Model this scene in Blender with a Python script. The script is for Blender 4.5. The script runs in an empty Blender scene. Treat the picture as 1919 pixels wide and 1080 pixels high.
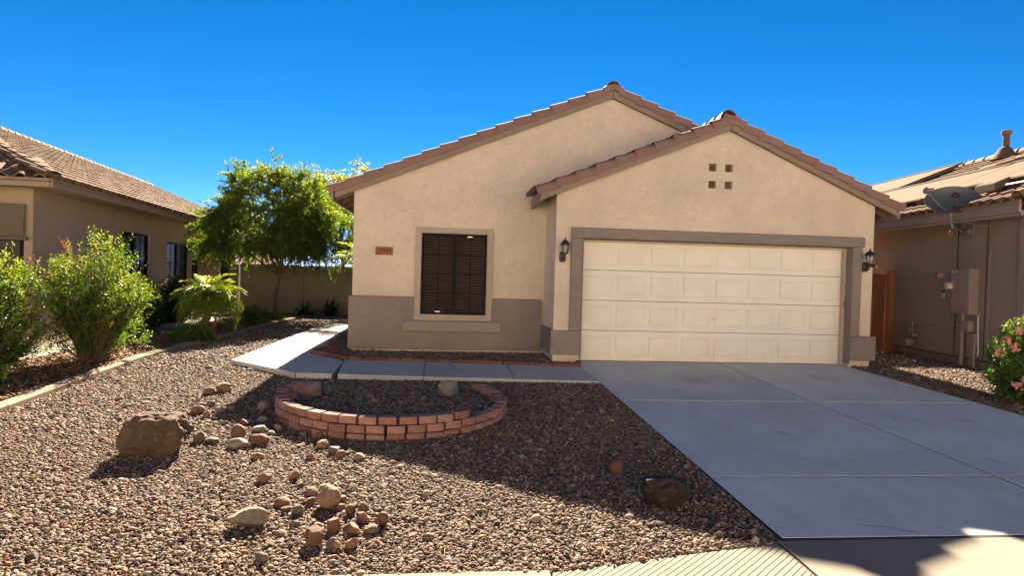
import bpy, bmesh, math, random
import numpy as np
from mathutils import Vector, Matrix, noise

random.seed(7)
RNG = np.random.default_rng(11)
SC = bpy.context.scene
COL = SC.collection
R = math.radians

# ------------------------------------------------------------------ camera
cam_d = bpy.data.cameras.new('camera')
cam = bpy.data.objects.new('camera', cam_d)
COL.objects.link(cam)
SC.camera = cam
cam_d.sensor_width = 36.0
cam_d.sensor_fit = 'HORIZONTAL'
cam_d.lens = 1185.14 / 1919 * 36.0
cam_d.clip_end = 3000
YAW, PITCH, ROLL = 0.0980, -0.0211, 0.0280
cy, sy, cp, sp = math.cos(YAW), math.sin(YAW), math.cos(PITCH), math.sin(PITCH)
fw = Vector((sy * cp, cy * cp, sp))
rt = Vector((cy, -sy, 0))
up = rt.cross(fw)
cr, sr = math.cos(ROLL), math.sin(ROLL)
rt2 = cr * rt + sr * up
up2 = -sr * rt + cr * up
M = Matrix((rt2, up2, -fw)).transposed().to_4x4()
M.translation = Vector((-2.2344, -10.6347, 1.4773))
cam.matrix_world = M

# ------------------------------------------------------------------ sky, sun, exposure
SUN_DIR = Vector((0.06, 1.58, 1.0)).normalized()        # towards the sun
SUN_EL = math.asin(SUN_DIR.z)
SUN_AZ = math.atan2(SUN_DIR.x, SUN_DIR.y)
world = bpy.data.worlds.new("World")
SC.world = world
world.use_nodes = True
wn = world.node_tree
wn.nodes.clear()
sky = wn.nodes.new('ShaderNodeTexSky')
sky.sky_type = 'NISHITA'
sky.sun_disc = False
sky.sun_elevation = SUN_EL
sky.sun_rotation = SUN_AZ
sky.altitude = 300
sky.air_density = 0.30
sky.dust_density = 0.0
sky.ozone_density = 5.0
hsv = wn.nodes.new('ShaderNodeHueSaturation')
hsv.inputs['Saturation'].default_value = 1.235
bg = wn.nodes.new('ShaderNodeBackground')
bg.inputs['Strength'].default_value = 0.05
wo = wn.nodes.new('ShaderNodeOutputWorld')
wn.links.new(sky.outputs[0], hsv.inputs['Color'])
wb = wn.nodes.new('ShaderNodeMix')                      # daylight white balance: one tint for the whole sky
wb.data_type = 'RGBA'
wb.blend_type = 'MULTIPLY'
wb.inputs['Factor'].default_value = 1.0
wb.inputs[7].default_value = (1.52, 0.81, 0.69, 1)
wn.links.new(hsv.outputs[0], wb.inputs[6])
wn.links.new(wb.outputs[2], bg.inputs[0])
wn.links.new(bg.outputs[0], wo.inputs[0])

sun_d = bpy.data.lights.new('sun', 'SUN')
sun_d.energy = 5.0
sun_d.angle = R(0.53)
sun_d.color = (1.0, 0.84, 0.64)
sun = bpy.data.objects.new('sun', sun_d)
COL.objects.link(sun)
sun.rotation_euler = SUN_DIR.to_track_quat('Z', 'Y').to_euler()
sun.location = (0, 30, 30)

SC.view_settings.view_transform = 'Standard'
SC.view_settings.look = 'None'
SC.view_settings.gamma = 1.0
SC.view_settings.exposure = 2.95
SC.view_settings.use_curve_mapping = False
SC.render.engine = 'CYCLES'
SC.cycles.max_bounces = 8
SC.cycles.diffuse_bounces = 4
SC.cycles.transparent_max_bounces = 8


def G(x, y):
    """height of the lot: falls 3 % from the house to the street"""
    return 0.0289 * min(y, 0.0)


# ================================================================== materials
class NT:
    def __init__(self, name):
        self.m = bpy.data.materials.new(name)
        self.m.use_nodes = True
        self.t = self.m.node_tree
        self.t.nodes.clear()
        self.out = self.n('ShaderNodeOutputMaterial')

    def n(self, kind, **kw):
        nd = self.t.nodes.new(kind)
        for k, v in kw.items():
            setattr(nd, k, v)
        return nd

    def l(self, a, b):
        self.t.links.new(a, b)

    def obj(self):
        return self.n('ShaderNodeTexCoord').outputs['Object']

    def noise(self, vec, scale, detail=3, rough=.55, dist=0.0):
        nd = self.n('ShaderNodeTexNoise')
        nd.inputs['Scale'].default_value = scale
        nd.inputs['Detail'].default_value = detail
        nd.inputs['Roughness'].default_value = rough
        nd.inputs['Distortion'].default_value = dist
        if vec is not None:
            self.l(vec, nd.inputs['Vector'])
        return nd.outputs['Fac']

    def ramp(self, fac, stops, interp='LINEAR'):
        nd = self.n('ShaderNodeValToRGB')
        cr_ = nd.color_ramp
        cr_.interpolation = interp
        while len(cr_.elements) > 1:
            cr_.elements.remove(cr_.elements[-1])
        cr_.elements[0].position = stops[0][0]
        c = stops[0][1]
        cr_.elements[0].color = (*c, 1) if len(c) == 3 else c
        for p, c in stops[1:]:
            e = cr_.elements.new(p)
            e.color = (*c, 1) if len(c) == 3 else c
        self.l(fac, nd.inputs['Fac'])
        return nd.outputs['Color']

    def val(self, fac, a, b, lo=0.0, hi=1.0):
        nd = self.n('ShaderNodeMapRange')
        nd.inputs['From Min'].default_value = a
        nd.inputs['From Max'].default_value = b
        nd.inputs['To Min'].default_value = lo
        nd.inputs['To Max'].default_value = hi
        self.l(fac, nd.inputs['Value'])
        return nd.outputs['Result']

    def mix(self, fac, a, b, blend='MIX'):
        nd = self.n('ShaderNodeMix', data_type='RGBA', blend_type=blend)
        if isinstance(fac, (int, float)):
            nd.inputs['Factor'].default_value = fac
        else:
            self.l(fac, nd.inputs['Factor'])
        for i, c in ((6, a), (7, b)):
            if isinstance(c, tuple):
                nd.inputs[i].default_value = (*c, 1)
            else:
                self.l(c, nd.inputs[i])
        return nd.outputs[2]

    def math(self, op, a, b=None):
        nd = self.n('ShaderNodeMath', operation=op)
        for i, c in ((0, a), (1, b)):
            if c is None:
                continue
            if isinstance(c, (int, float)):
                nd.inputs[i].default_value = c
            else:
                self.l(c, nd.inputs[i])
        return nd.outputs[0]

    def bump(self, h, strength, dist, normal=None):
        nd = self.n('ShaderNodeBump')
        nd.inputs['Strength'].default_value = strength
        nd.inputs['Distance'].default_value = dist
        self.l(h, nd.inputs['Height'])
        if normal is not None:
            self.l(normal, nd.inputs['Normal'])
        return nd.outputs['Normal']

    def rnd(self):
        """a random number per object, or per leaf / tile through the 'tint' attribute"""
        a = self.n('ShaderNodeAttribute', attribute_name='tint').outputs['Fac']
        o = self.n('ShaderNodeObjectInfo').outputs['Random']
        return self.math('FRACT', self.math('ADD', a, o))

    def pbr(self, color, rough=.8, normal=None, metallic=0.0, spec=.5):
        nd = self.n('ShaderNodeBsdfPrincipled')
        if isinstance(color, tuple):
            nd.inputs['Base Color'].default_value = (*color, 1)
        else:
            self.l(color, nd.inputs['Base Color'])
        if isinstance(rough, (int, float)):
            nd.inputs['Roughness'].default_value = rough
        else:
            self.l(rough, nd.inputs['Roughness'])
        nd.inputs['Metallic'].default_value = metallic
        nd.inputs['Specular IOR Level'].default_value = spec
        if normal is not None:
            self.l(normal, nd.inputs['Normal'])
        self.l(nd.outputs[0], self.out.inputs['Surface'])
        return nd


def sc(c, k):
    return tuple(min(1, v * k) for v in c)


def mat_stucco(name, c, rel=1.0):
    k = NT(name)
    v = k.obj()
    big = k.noise(v, 1.1, 4, .6, .4)
    fine = k.noise(v, 46, 3, .6)
    mid = k.noise(v, 7, 3, .6, .6)
    col = k.ramp(big, [(.28, sc(c, .84)), (.5, c), (.74, sc(c, 1.10))])
    huge = k.noise(v, .38, 4, .6, .7)
    col = k.mix(k.val(huge, .42, .66, 0, .75), col, sc(c, .78))
    col = k.mix(k.val(mid, .35, .7, 0, .5), col, sc(c, .80))
    col = k.mix(k.val(fine, .4, .75, 0, .25), col, sc(c, 1.18))
    # skip-trowel ridges
    tr = k.noise(v, 9, 2, .5, 2.6)
    rid = k.val(k.math('ABSOLUTE', k.math('SUBTRACT', tr, .5)), 0, .05, 1, 0)
    tr2 = k.noise(v, 17, 2, .5, 1.8)
    rid2 = k.val(k.math('ABSOLUTE', k.math('SUBTRACT', tr2, .48)), 0, .05, .7, 0)
    h = k.math('ADD', k.math('ADD', k.math('MULTIPLY', rid, .5), k.math('MULTIPLY', rid2, .4)),
               k.math('ADD', k.math('MULTIPLY', k.noise(v, 11, 4, .6), 1.3), k.math('MULTIPLY', fine, .35)))
    bev = k.n('ShaderNodeBevel', samples=2)
    bev.inputs['Radius'].default_value = .012
    n = k.bump(h, .64 * rel, .017, bev.outputs[0])
    k.pbr(col, .92, n, spec=.2)
    return k.m


def mat_concrete(name, c, rel=1.0, stain=.5):
    k = NT(name)
    v = k.obj()
    big = k.noise(v, .55, 5, .62, .8)
    mid = k.noise(v, 2.6, 5, .65, .5)
    fine = k.noise(v, 130, 2, .6)
    col = k.ramp(big, [(.28, sc(c, .80)), (.5, c), (.75, sc(c, 1.14))])
    mp = k.n('ShaderNodeMapping')
    mp.inputs['Scale'].default_value = (3.2, .5, 1)
    k.l(v, mp.inputs['Vector'])
    streak = k.noise(mp.outputs[0], 1.3, 5, .65, .6)
    col = k.mix(k.val(streak, .45, .78, 0, .45 * stain), col, sc(c, .66))
    col = k.mix(k.val(mid, .52, .8, 0, .55 * stain), col, sc(c, .70))
    col = k.mix(k.val(fine, .42, .72, 0, .35), col, sc(c, .82))
    spots = k.noise(v, 19, 2, .5)
    col = k.mix(k.val(spots, .70, .76, 0, .5 * stain), col, sc(c, .55))
    h = k.math('ADD', k.math('MULTIPLY', fine, .6), k.math('MULTIPLY', k.noise(v, 30, 3), .5))
    k.pbr(col, .92, k.bump(h, .35 * rel, .004), spec=.10)
    return k.m


def mat_tile(name, c1, c2, rel=1.0):
    k = NT(name)
    v = k.obj()
    r = k.rnd()
    col = k.ramp(r, [(0, c1), (.45, sc(c1, 1.12)), (.75, c2), (1, sc(c2, .85))])
    n1 = k.noise(v, 5, 4, .65, .5)
    n2 = k.noise(v, 60, 3, .6)
    col = k.mix(k.val(n1, .4, .75, 0, .45), col, sc(c1, .62))
    col = k.mix(k.val(n2, .5, .8, 0, .4), col, sc(c2, 1.35))
    h = k.math('ADD', n2, k.math('MULTIPLY', n1, .5))
    k.pbr(col, .88, k.bump(h, .3 * rel, .004), spec=.12)
    return k.m


def mat_plain(name, c, rough=.6, metallic=0.0, var=.15, scale=14, bump=.1, spec=.5):
    k = NT(name)
    v = k.obj()
    n1 = k.noise(v, scale, 4, .6, .3)
    col = k.ramp(n1, [(.25, sc(c, 1 - var)), (.55, c), (.8, sc(c, 1 + var))])
    k.pbr(col, rough, k.bump(k.noise(v, scale * 6, 3), bump, .003) if bump else None, metallic, spec)
    return k.m


def mat_wood(name, c1, c2, axis=2):
    k = NT(name)
    v = k.obj()
    mp = k.n('ShaderNodeMapping')
    s = [9, 9, 9]
    s[axis] = .7
    mp.inputs['Scale'].default_value = s
    k.l(v, mp.inputs['Vector'])
    n1 = k.noise(mp.outputs[0], 3, 5, .65, .8)
    r = k.rnd()
    col = k.mix(k.val(n1, .3, .7), c1, c2)
    col = k.mix(k.val(r, 0, 1, 0, .35), col, sc(c1, .7))
    k.pbr(col, .8, k.bump(n1, .25, .004), spec=.25)
    return k.m


def mat_stone(name, stops, scale=9, rough=.85, bump=.5, spec=.14, con=0.0):
    """colour picked per stone, mottled by noise"""
    k = NT(name)
    v = k.obj()
    col = k.ramp(k.rnd(), stops, 'CONSTANT' if len(stops) > 3 else 'LINEAR')
    n1 = k.noise(v, scale, 4, .65, .6)
    n2 = k.noise(v, scale * 5, 3, .6)
    dark = k.mix(1.0, col, (.55 - con * .25, .52 - con * .25, .50 - con * .25), 'MULTIPLY')
    lite = k.mix(1.0, col, (1.3 + con, 1.25 + con, 1.2 + con), 'MULTIPLY')
    col = k.mix(k.val(n1, .42, .70, 0, .8), col, dark)
    col = k.mix(k.val(n2, .52, .78, 0, .6), col, lite)
    h = k.math('ADD', n1, k.math('MULTIPLY', n2, .4))
    k.pbr(col, rough, k.bump(h, bump, .012), spec=spec)
    return k.m


def mat_leaf(name, stops, trans=.45, rough=.5):
    k = NT(name)
    col = k.ramp(k.n('ShaderNodeAttribute', attribute_name='tint').outputs['Fac'], stops)
    d = k.n('ShaderNodeBsdfPrincipled')
    k.l(col, d.inputs['Base Color'])
    d.inputs['Roughness'].default_value = rough
    d.inputs['Specular IOR Level'].default_value = .35
    t = k.n('ShaderNodeBsdfTranslucent')
    tc = k.mix(1.0, col, (1.5, 1.45, .55), 'MULTIPLY')
    k.l(tc, t.inputs['Color'])
    mx = k.n('ShaderNodeMixShader')
    mx.inputs[0].default_value = trans
    k.l(d.outputs[0], mx.inputs[1])
    k.l(t.outputs[0], mx.inputs[2])
    k.l(mx.outputs[0], k.out.inputs['Surface'])
    return k.m


def mat_glass_dark(name, c=(.012, .014, .016), rough=.08, alpha=1.0):
    k = NT(name)
    nd = k.pbr(c, rough, spec=.16)
    nd.inputs['Alpha'].default_value = alpha
    return k.m


def mat_ground(name, c1, c2, scale=40):
    k = NT(name)
    v = k.obj()
    a = k.noise(v, scale, 5, .7)
    b = k.noise(v, 3, 4, .6, .5)
    col = k.mix(k.val(a, .3, .7), c1, c2)
    col = k.mix(k.val(b, .4, .7, 0, .5), col, sc(c1, .7))
    k.pbr(col, .95, k.bump(a, .9, .03), spec=.15)
    return k.m


def mat_asphalt(name):
    k = NT(name)
    v = k.obj()
    a = k.noise(v, 160, 2, .7)
    b = k.noise(v, 1.5, 5, .6, .5)
    col = k.ramp(a, [(.3, (.11, .105, .10)), (.6, (.16, .155, .145)), (.8, (.24, .23, .21))])
    col = k.mix(k.val(b, .4, .7, 0, .4), col, (.13, .125, .115))
    k.pbr(col, .9, k.bump(a, .6, .006))
    return k.m


TAN = (.715, .60, .45)
M_STUCCO = mat_stucco('stucco_tan', TAN)
M_TRIM = mat_stucco('stucco_taupe', (.285, .24, .195))
M_SILL = mat_stucco('stucco_sill', (.345, .29, .235))
M_TRIM_LIGHT = mat_stucco('stucco_trim_light', (.44, .36, .27), .5)
M_STUCCO_L = mat_stucco('stucco_left', (.40, .31, .215), .8)
M_STUCCO_R = mat_stucco('stucco_right', (.32, .255, .195), .8)
M_FENCE = mat_stucco('stucco_fence', (.30, .255, .19), .6)
M_STEM = mat_plain('stem_concrete', (.42, .34, .24), .9, var=.2, scale=8, bump=.4)
def mat_drive(name, c):
    m = mat_concrete(name, c, stain=.9)
    k = NT.__new__(NT)
    k.m, k.t = m, m.node_tree
    p = [n for n in k.t.nodes if n.type == 'BSDF_PRINCIPLED'][0]
    col = p.inputs['Base Color'].links[0].from_socket
    v = k.obj()
    wob = k.n('ShaderNodeVectorMath', operation='ADD')
    k.l(v, wob.inputs[0])
    nz = k.n('ShaderNodeTexNoise')
    nz.inputs['Scale'].default_value = 3.0
    k.l(v, nz.inputs['Vector'])
    mu = k.n('ShaderNodeVectorMath', operation='SCALE')
    mu.inputs['Scale'].default_value = .30
    k.l(nz.outputs['Color'], mu.inputs[0])
    k.l(mu.outputs[0], wob.inputs[1])
    for (x, y, r_, a_) in ((1.45, -1.5, .30, .30), (3.7, -1.1, .34, .34), (3.9, -3.7, .16, .35), (1.3, -4.3, .12, .30), (2.9, -5.2, .10, .35), (.9, -2.2, .09, .4)):
        d = k.n('ShaderNodeVectorMath', operation='DISTANCE')
        k.l(wob.outputs[0], d.inputs[0])
        d.inputs[1].default_value = (x + .15, y + .15, G(x, y) + .15)
        col = k.mix(k.val(d.outputs['Value'], r_ * .35, r_, a_, 0), col, sc(c, .45))
    sep = k.n('ShaderNodeSeparateXYZ')
    k.l(v, sep.inputs[0])
    wear = k.noise(v, 1.1, 5, .65, .6)
    for x in (.75, 1.95, 3.05, 4.2):
        b = k.math('MULTIPLY', k.val(k.math('ABSOLUTE', k.math('SUBTRACT', sep.outputs['X'], x)), .06, .22, 1, 0), k.val(wear, .42, .66))
        col = k.mix(k.math('MULTIPLY', b, .22), col, sc(c, .62))
    k.l(col, p.inputs['Base Color'])
    return m


M_DRIVE = mat_drive('concrete_drive', (.59, .585, .535))
M_WALK = mat_concrete('concrete_walk', (.45, .43, .385), stain=.4)
M_SIDEWALK = mat_concrete('concrete_sidewalk', (.20, .178, .142), stain=.5)
M_KERB = mat_concrete('concrete_edging', (.25, .19, .13), stain=.8)
M_TILE = mat_tile('tile_mauve', (.235, .142, .112), (.275, .175, .14))
M_TILE_L = mat_tile('tile_left', (.19, .122, .076), (.165, .10, .066))
M_TILE_R = mat_tile('tile_right', (.19, .122, .074), (.155, .10, .064))
M_BARGE = mat_plain('fascia_paint', (.235, .175, .125), .75, var=.12, scale=6, bump=.2)
M_BARGE_L = mat_plain('fascia_paint_left', (.30, .225, .155), .75, var=.12, scale=6, bump=.2)
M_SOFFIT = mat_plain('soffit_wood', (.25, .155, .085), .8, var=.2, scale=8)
M_UNDER = mat_plain('roof_underlay', (.06, .05, .045), .9)
def mat_door(name, c):
    k = NT(name)
    v = k.n('ShaderNodeNewGeometry').outputs['Position']      # the panels share the door's stains
    sep = k.n('ShaderNodeSeparateXYZ')
    k.l(v, sep.inputs[0])
    n1 = k.noise(v, 1.7, 5, .6, .5)
    mp = k.n('ShaderNodeMapping')
    mp.inputs['Scale'].default_value = (14, 1, 1.1)
    k.l(v, mp.inputs['Vector'])
    st = k.noise(mp.outputs[0], 1.6, 4, .65, .3)
    col = k.ramp(n1, [(.3, sc(c, .93)), (.55, c), (.8, sc(c, 1.05))])
    col = k.mix(k.val(st, .52, .8, 0, .09), col, sc(c, .70))
    dirt = k.math('MULTIPLY', k.val(sep.outputs['Z'], .0, .42, 1, 0), k.val(k.noise(v, 6, 5, .7), .35, .7))
    col = k.mix(k.math('MULTIPLY', dirt, .28), col, (c[0] * .55, c[1] * .48, c[2] * .38))
    k.pbr(col, .5, k.bump(k.noise(v, 3.5, 3), .06, .01), spec=.3)
    return k.m


M_DOOR = mat_door('door_cream', (.75, .70, .585))
M_DOORFRAME = mat_plain('door_frame_tan', (.47, .385, .275), .6, var=.1)
M_DARKGAP = mat_plain('rubber_black', (.015, .014, .014), .8)
M_METAL = mat_plain('brushed_steel', (.6, .6, .58), .3, 1.0, .1)
M_BLACK = mat_plain('black_iron', (.012, .014, .018), .45, .0, .3, spec=.5)
M_LAMPGLASS = mat_plain('lamp_glass', (.50, .46, .36), .15, var=.1, spec=.6)
M_CANDLE = mat_plain('candle_bulb', (.75, .66, .45), .3)
M_WINFRAME = mat_plain('window_frame_dark', (.008, .008, .009), .6, spec=.12)
M_BLIND = mat_plain('blind_wood', (.075, .032, .020), .55, var=.25, scale=5)
M_SCREEN = mat_glass_dark('sun_screen', (.016, .011, .010), .3, .16)
M_PANE = mat_glass_dark('window_pane_dark', (.010, .012, .012), .3)
M_ROOM = mat_plain('room_dark', (.02, .014, .012), .9)
M_VENT = mat_plain('vent_rust', (.16, .065, .045), .85, var=.25)
M_PLAQUE = mat_wood('plaque_wood', (.40, .125, .030), (.50, .18, .05), 0)
M_BRICK = mat_stone('brick_red', [(0, (.26, .140, .112)), (.35, (.32, .18, .145)), (.7, (.22, .115, .09)), (1, (.29, .162, .132))], 16, .9, .35)
M_EDGEBRICK = mat_stone('edging_red', [(0, (.15, .066, .046)), (1, (.19, .088, .062))], 16, .9, .35)
M_GATE = mat_wood('gate_wood', (.22, .085, .035), (.15, .052, .022))
M_POST = mat_wood('gate_post_wood', (.34, .145, .055), (.26, .10, .04))
M_PANELBOX = mat_plain('utility_box_paint', (.27, .205, .165), .55, var=.06, bump=.03)
M_GREYMETAL = mat_plain('grey_galvanised', (.22, .205, .19), .45, .3, .12)
M_CONDUIT = mat_plain('white_conduit', (.55, .54, .52), .4)
M_DISH = mat_plain('dish_grey', (.085, .085, .085), .4, 0, .05, bump=.02)
M_LOGO = mat_plain('dish_mark_dark', (.03, .022, .018), .6)
M_WHITE = mat_plain('white_enamel', (.50, .44, .36), .4, var=.05)
M_MAT = mat_plain('solar_mat_tan', (.115, .090, .063), .95, var=.12, scale=3, bump=.05, spec=.05)
M_MATDARK = mat_plain('solar_mat_edge', (.10, .085, .07), .7)
M_ORANGE = mat_plain('orange_lens', (.62, .14, .05), .3)
M_COPPER = mat_plain('copper_coil', (.45, .20, .10), .4, .6)
M_AWNING = mat_plain('shade_fabric', (.135, .105, .065), .9, var=.12, scale=30)
M_BARK = mat_plain('bark_brown', (.13, .085, .055), .95, var=.4, scale=18, bump=.6)
M_BARK_D = mat_plain('stem_brown', (.11, .075, .045), .95, var=.4, scale=25, bump=.6)
M_SOIL = mat_ground('soil_dark', (.15, .105, .072), (.24, .175, .12))
M_MULCHSOIL = mat_ground('soil_mulch', (.075, .050, .033), (.16, .105, .06))
M_ASPHALT = mat_asphalt('asphalt')
GRAVEL_STOPS = [(0, (0.162, 0.112, 0.078)), (.13, (0.207, 0.148, 0.103)), (.27, (0.112, 0.076, 0.056)), (.39, (0.241, 0.181, 0.129)),
                (.50, (0.140, 0.092, 0.067)), (.62, (0.084, 0.065, 0.054)), (.73, (0.302, 0.235, 0.174)), (.81, (0.174, 0.129, 0.099)),
                (.88, (0.056, 0.045, 0.040)), (.93, (0.246, 0.213, 0.185)), (.975, (0.224, 0.095, 0.050))]
M_GRAVEL = mat_stone('gravel', GRAVEL_STOPS, 30, .8, .35)
M_CHIP = mat_stone('mulch_chip', [(0, (.17, .095, .05)), (.25, (.25, .15, .08)), (.5, (.11, .065, .04)),
                                  (.7, (.31, .20, .11)), (.9, (.08, .05, .035))], 30, .9, .3)

# ================================================================== mesh helpers
OFFS = {}


class MB:
    """collects geometry for ONE mesh object"""

    def __init__(self):
        self.v, self.f, self.t = [], [], []

    def add(self, vs, fs, tint=0.0):
        o = len(self.v)
        self.v += [tuple(p) for p in vs]
        self.f += [tuple(i + o for i in f) for f in fs]
        self.t += [tint] * len(vs)
        return self

    def box(self, x0, x1, y0, y1, z0, z1):
        vs = [(x0, y0, z0), (x1, y0, z0), (x1, y1, z0), (x0, y1, z0), (x0, y0, z1), (x1, y0, z1), (x1, y1, z1), (x0, y1, z1)]
        return self.add(vs, [(0, 3, 2, 1), (4, 5, 6, 7), (0, 1, 5, 4), (1, 2, 6, 5), (2, 3, 7, 6), (3, 0, 4, 7)])

    def hexa(self, lo, hi):
        """two quads (4 points each, counter-clockwise seen from hi) make a solid"""
        return self.add(list(lo) + list(hi), [(3, 2, 1, 0), (4, 5, 6, 7), (0, 1, 5, 4), (1, 2, 6, 5), (2, 3, 7, 6), (3, 0, 4, 7)])

    def prism_z(self, poly, z0, z1, zf=None):
        """extrude an xy polygon (ccw) between heights; zf(x, y) is added to both"""
        n = len(poly)
        g = zf or (lambda x, y: 0)
        vs = [(x, y, z0 + g(x, y)) for x, y in poly] + [(x, y, z1 + g(x, y)) for x, y in poly]
        fs = [tuple(range(n - 1, -1, -1)), tuple(range(n, 2 * n))]
        fs += [(i, (i + 1) % n, n + (i + 1) % n, n + i) for i in range(n)]
        return self.add(vs, fs)

    def prism_y(self, poly, y0, y1):
        """extrude an xz polygon along y (y0 is the side nearer the street)"""
        n = len(poly)
        vs = [(x, y0, z) for x, z in poly] + [(x, y1, z) for x, z in poly]
        fs = [tuple(range(n)), tuple(range(2 * n - 1, n - 1, -1))]
        fs += [((i + 1) % n, i, n + i, n + (i + 1) % n) for i in range(n)]
        return self.add(vs, fs)

    def tube(self, pts, rad, n=8, cap=True):
        pts = [Vector(p) for p in pts]
        if isinstance(rad, (int, float)):
            rad = [rad] * len(pts)
        vs, fs = [], []
        prev = None
        for i, p in enumerate(pts):
            d = (pts[min(i + 1, len(pts) - 1)] - pts[max(i - 1, 0)])
            if d.length < 1e-9:
                d = Vector((0, 0, 1))
            d.normalize()
            a = d.cross(Vector((0, 0, 1)) if prev is None else prev)
            if prev is not None:
                a = prev - d * prev.dot(d)
            if a.length < 1e-4:
                a = d.cross(Vector((1, 0, 0)))
            a.normalize()
            prev = a
            b = d.cross(a)
            for k in range(n):
                an = 2 * math.pi * k / n
                vs.append(p + (a * math.cos(an) + b * math.sin(an)) * rad[i])
        for i in range(len(pts) - 1):
            for k in range(n):
                k2 = (k + 1) % n
                fs.append((i * n + k, i * n + k2, (i + 1) * n + k2, (i + 1) * n + k))
        if cap:
            fs.append(tuple(range(n - 1, -1, -1)))
            m = (len(pts) - 1) * n
            fs.append(tuple(range(m, m + n)))
        return self.add(vs, fs)

    def lathe(self, prof, c, n=12, axis='z', rot=0.0):
        """prof: (radius, height) list"""
        vs, fs = [], []
        for r_, h in prof:
            for k in range(n):
                an = rot + 2 * math.pi * k / n
                a, b = r_ * math.cos(an), r_ * math.sin(an)
                q = {'z': (a, b, h), 'y': (a, h, b), 'x': (h, a, b)}[axis]
                vs.append((c[0] + q[0], c[1] + q[1], c[2] + q[2]))
        for i in range(len(prof) - 1):
            for k in range(n):
                k2 = (k + 1) % n
                fs.append((i * n + k, i * n + k2, (i + 1) * n + k2, (i + 1) * n + k))
        fs.append(tuple(range(n - 1, -1, -1)))
        m = (len(prof) - 1) * n
        fs.append(tuple(range(m, m + n)))
        return self.add(vs, fs)

    def build(self, name, mat, parent=None, bevel=0.0, smooth=False, seg=2, fix=True):
        off = OFFS.get(parent.name, Vector((0, 0, 0))) if parent is not None else Vector((0, 0, 0))
        me = bpy.data.meshes.new(name)
        me.from_pydata([(a - off.x, b - off.y, c - off.z) for a, b, c in self.v], [], self.f)
        if any(self.t):
            at = me.attributes.new('tint', 'FLOAT', 'POINT')
            at.data.foreach_set('value', self.t)
        bm = bmesh.new()
        bm.from_mesh(me)
        if fix:
            bmesh.ops.recalc_face_normals(bm, faces=bm.faces)
        if bevel:
            ed = [e for e in bm.edges if len(e.link_faces) == 2 and e.calc_face_angle(0) > .5]
            bmesh.ops.bevel(bm, geom=ed, offset=bevel, segments=seg, profile=.5, affect='EDGES', clamp_overlap=True)
        bm.to_mesh(me)
        bm.free()
        if smooth:
            me.polygons.foreach_set('use_smooth', [True] * len(me.polygons))
            try:
                me.set_sharp_from_angle(angle=R(38))
            except Exception:
                pass
        return link(name, me, mat, parent)


def link(name, me, mat, parent=None, mw=None):
    if mat is not None and not me.materials:
        me.materials.append(mat)
    o = bpy.data.objects.new(name, me)
    COL.objects.link(o)
    if parent is not None:
        o.parent = parent
        OFFS[o.name] = OFFS.get(parent.name, Vector((0, 0, 0)))
    if mw is not None:
        o.matrix_local = mw
    return o


def tag(o, label=None, cat=None, group=None, kind=None):
    if label:
        o['label'] = label
    if cat:
        o['category'] = cat
    if group:
        o['group'] = group
    if kind:
        o['kind'] = kind
    return o


def thing(name, label, cat, loc=(0, 0, 0), rotz=0.0, group=None, local=False):
    """an Empty at the base of a thing; its parts are given in world coordinates unless local"""
    o = bpy.data.objects.new(name, None)
    o.empty_display_size = .2
    COL.objects.link(o)
    o.location = loc
    o.rotation_euler = (0, 0, rotz)
    OFFS[o.name] = Vector((0, 0, 0)) if local else Vector(loc)
    return tag(o, label, cat, group)


def clip_poly(poly, planes):
    """clip a 2-D polygon by half planes a*x+b*y<=c"""
    for a, b, c in planes:
        out = []
        for i, p in enumerate(poly):
            q = poly[(i + 1) % len(poly)]
            dp, dq = a * p[0] + b * p[1] - c, a * q[0] + b * q[1] - c
            if dp <= 0:
                out.append(p)
            if (dp < 0 < dq) or (dq < 0 < dp):
                t = dp / (dp - dq)
                out.append((p[0] + (q[0] - p[0]) * t, p[1] + (q[1] - p[1]) * t))
        poly = out
        if len(poly) < 3:
            return []
    return poly


def wall(mb, fn, u0, u1, z0, z1, holes=(), depth=.2, planes=()):
    """front sheet of a wall with openings and their reveals; fn(u, z, d) -> xyz, d into the wall"""
    us = sorted({u0, u1, *[h[0] for h in holes], *[h[1] for h in holes]})
    zs = sorted({z0, z1, *[h[2] for h in holes], *[h[3] for h in holes]})
    for i in range(len(us) - 1):
        for j in range(len(zs) - 1):
            a, b, c, d = us[i], us[i + 1], zs[j], zs[j + 1]
            if any(h[0] <= a and b <= h[1] and h[2] <= c and d <= h[3] for h in holes):
                continue
            p = clip_poly([(a, c), (b, c), (b, d), (a, d)], planes)
            if p:
                mb.add([fn(u, z, 0) for u, z in p], [tuple(range(len(p)))])
    for a, b, c, d in holes:
        ring = [(a, c), (b, c), (b, d), (a, d)]
        for i in range(4):
            p, q = ring[i], ring[(i + 1) % 4]
            mb.add([fn(*p, 0), fn(*q, 0), fn(*q, depth), fn(*p, depth)], [(0, 1, 2, 3)])


def recess(mb, fn, u0, u1, z0, z1, d0, d1):
    """a dark box open to the front: the unlit room behind a window"""
    c = [(u0, z0), (u1, z0), (u1, z1), (u0, z1)]
    mb.add([fn(u, z, d1) for u, z in c], [(0, 1, 2, 3)])
    for i in range(4):
        p, q = c[i], c[(i + 1) % 4]
        mb.add([fn(*p, d0), fn(*q, d0), fn(*q, d1), fn(*p, d1)], [(0, 1, 2, 3)])
    return mb


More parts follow.
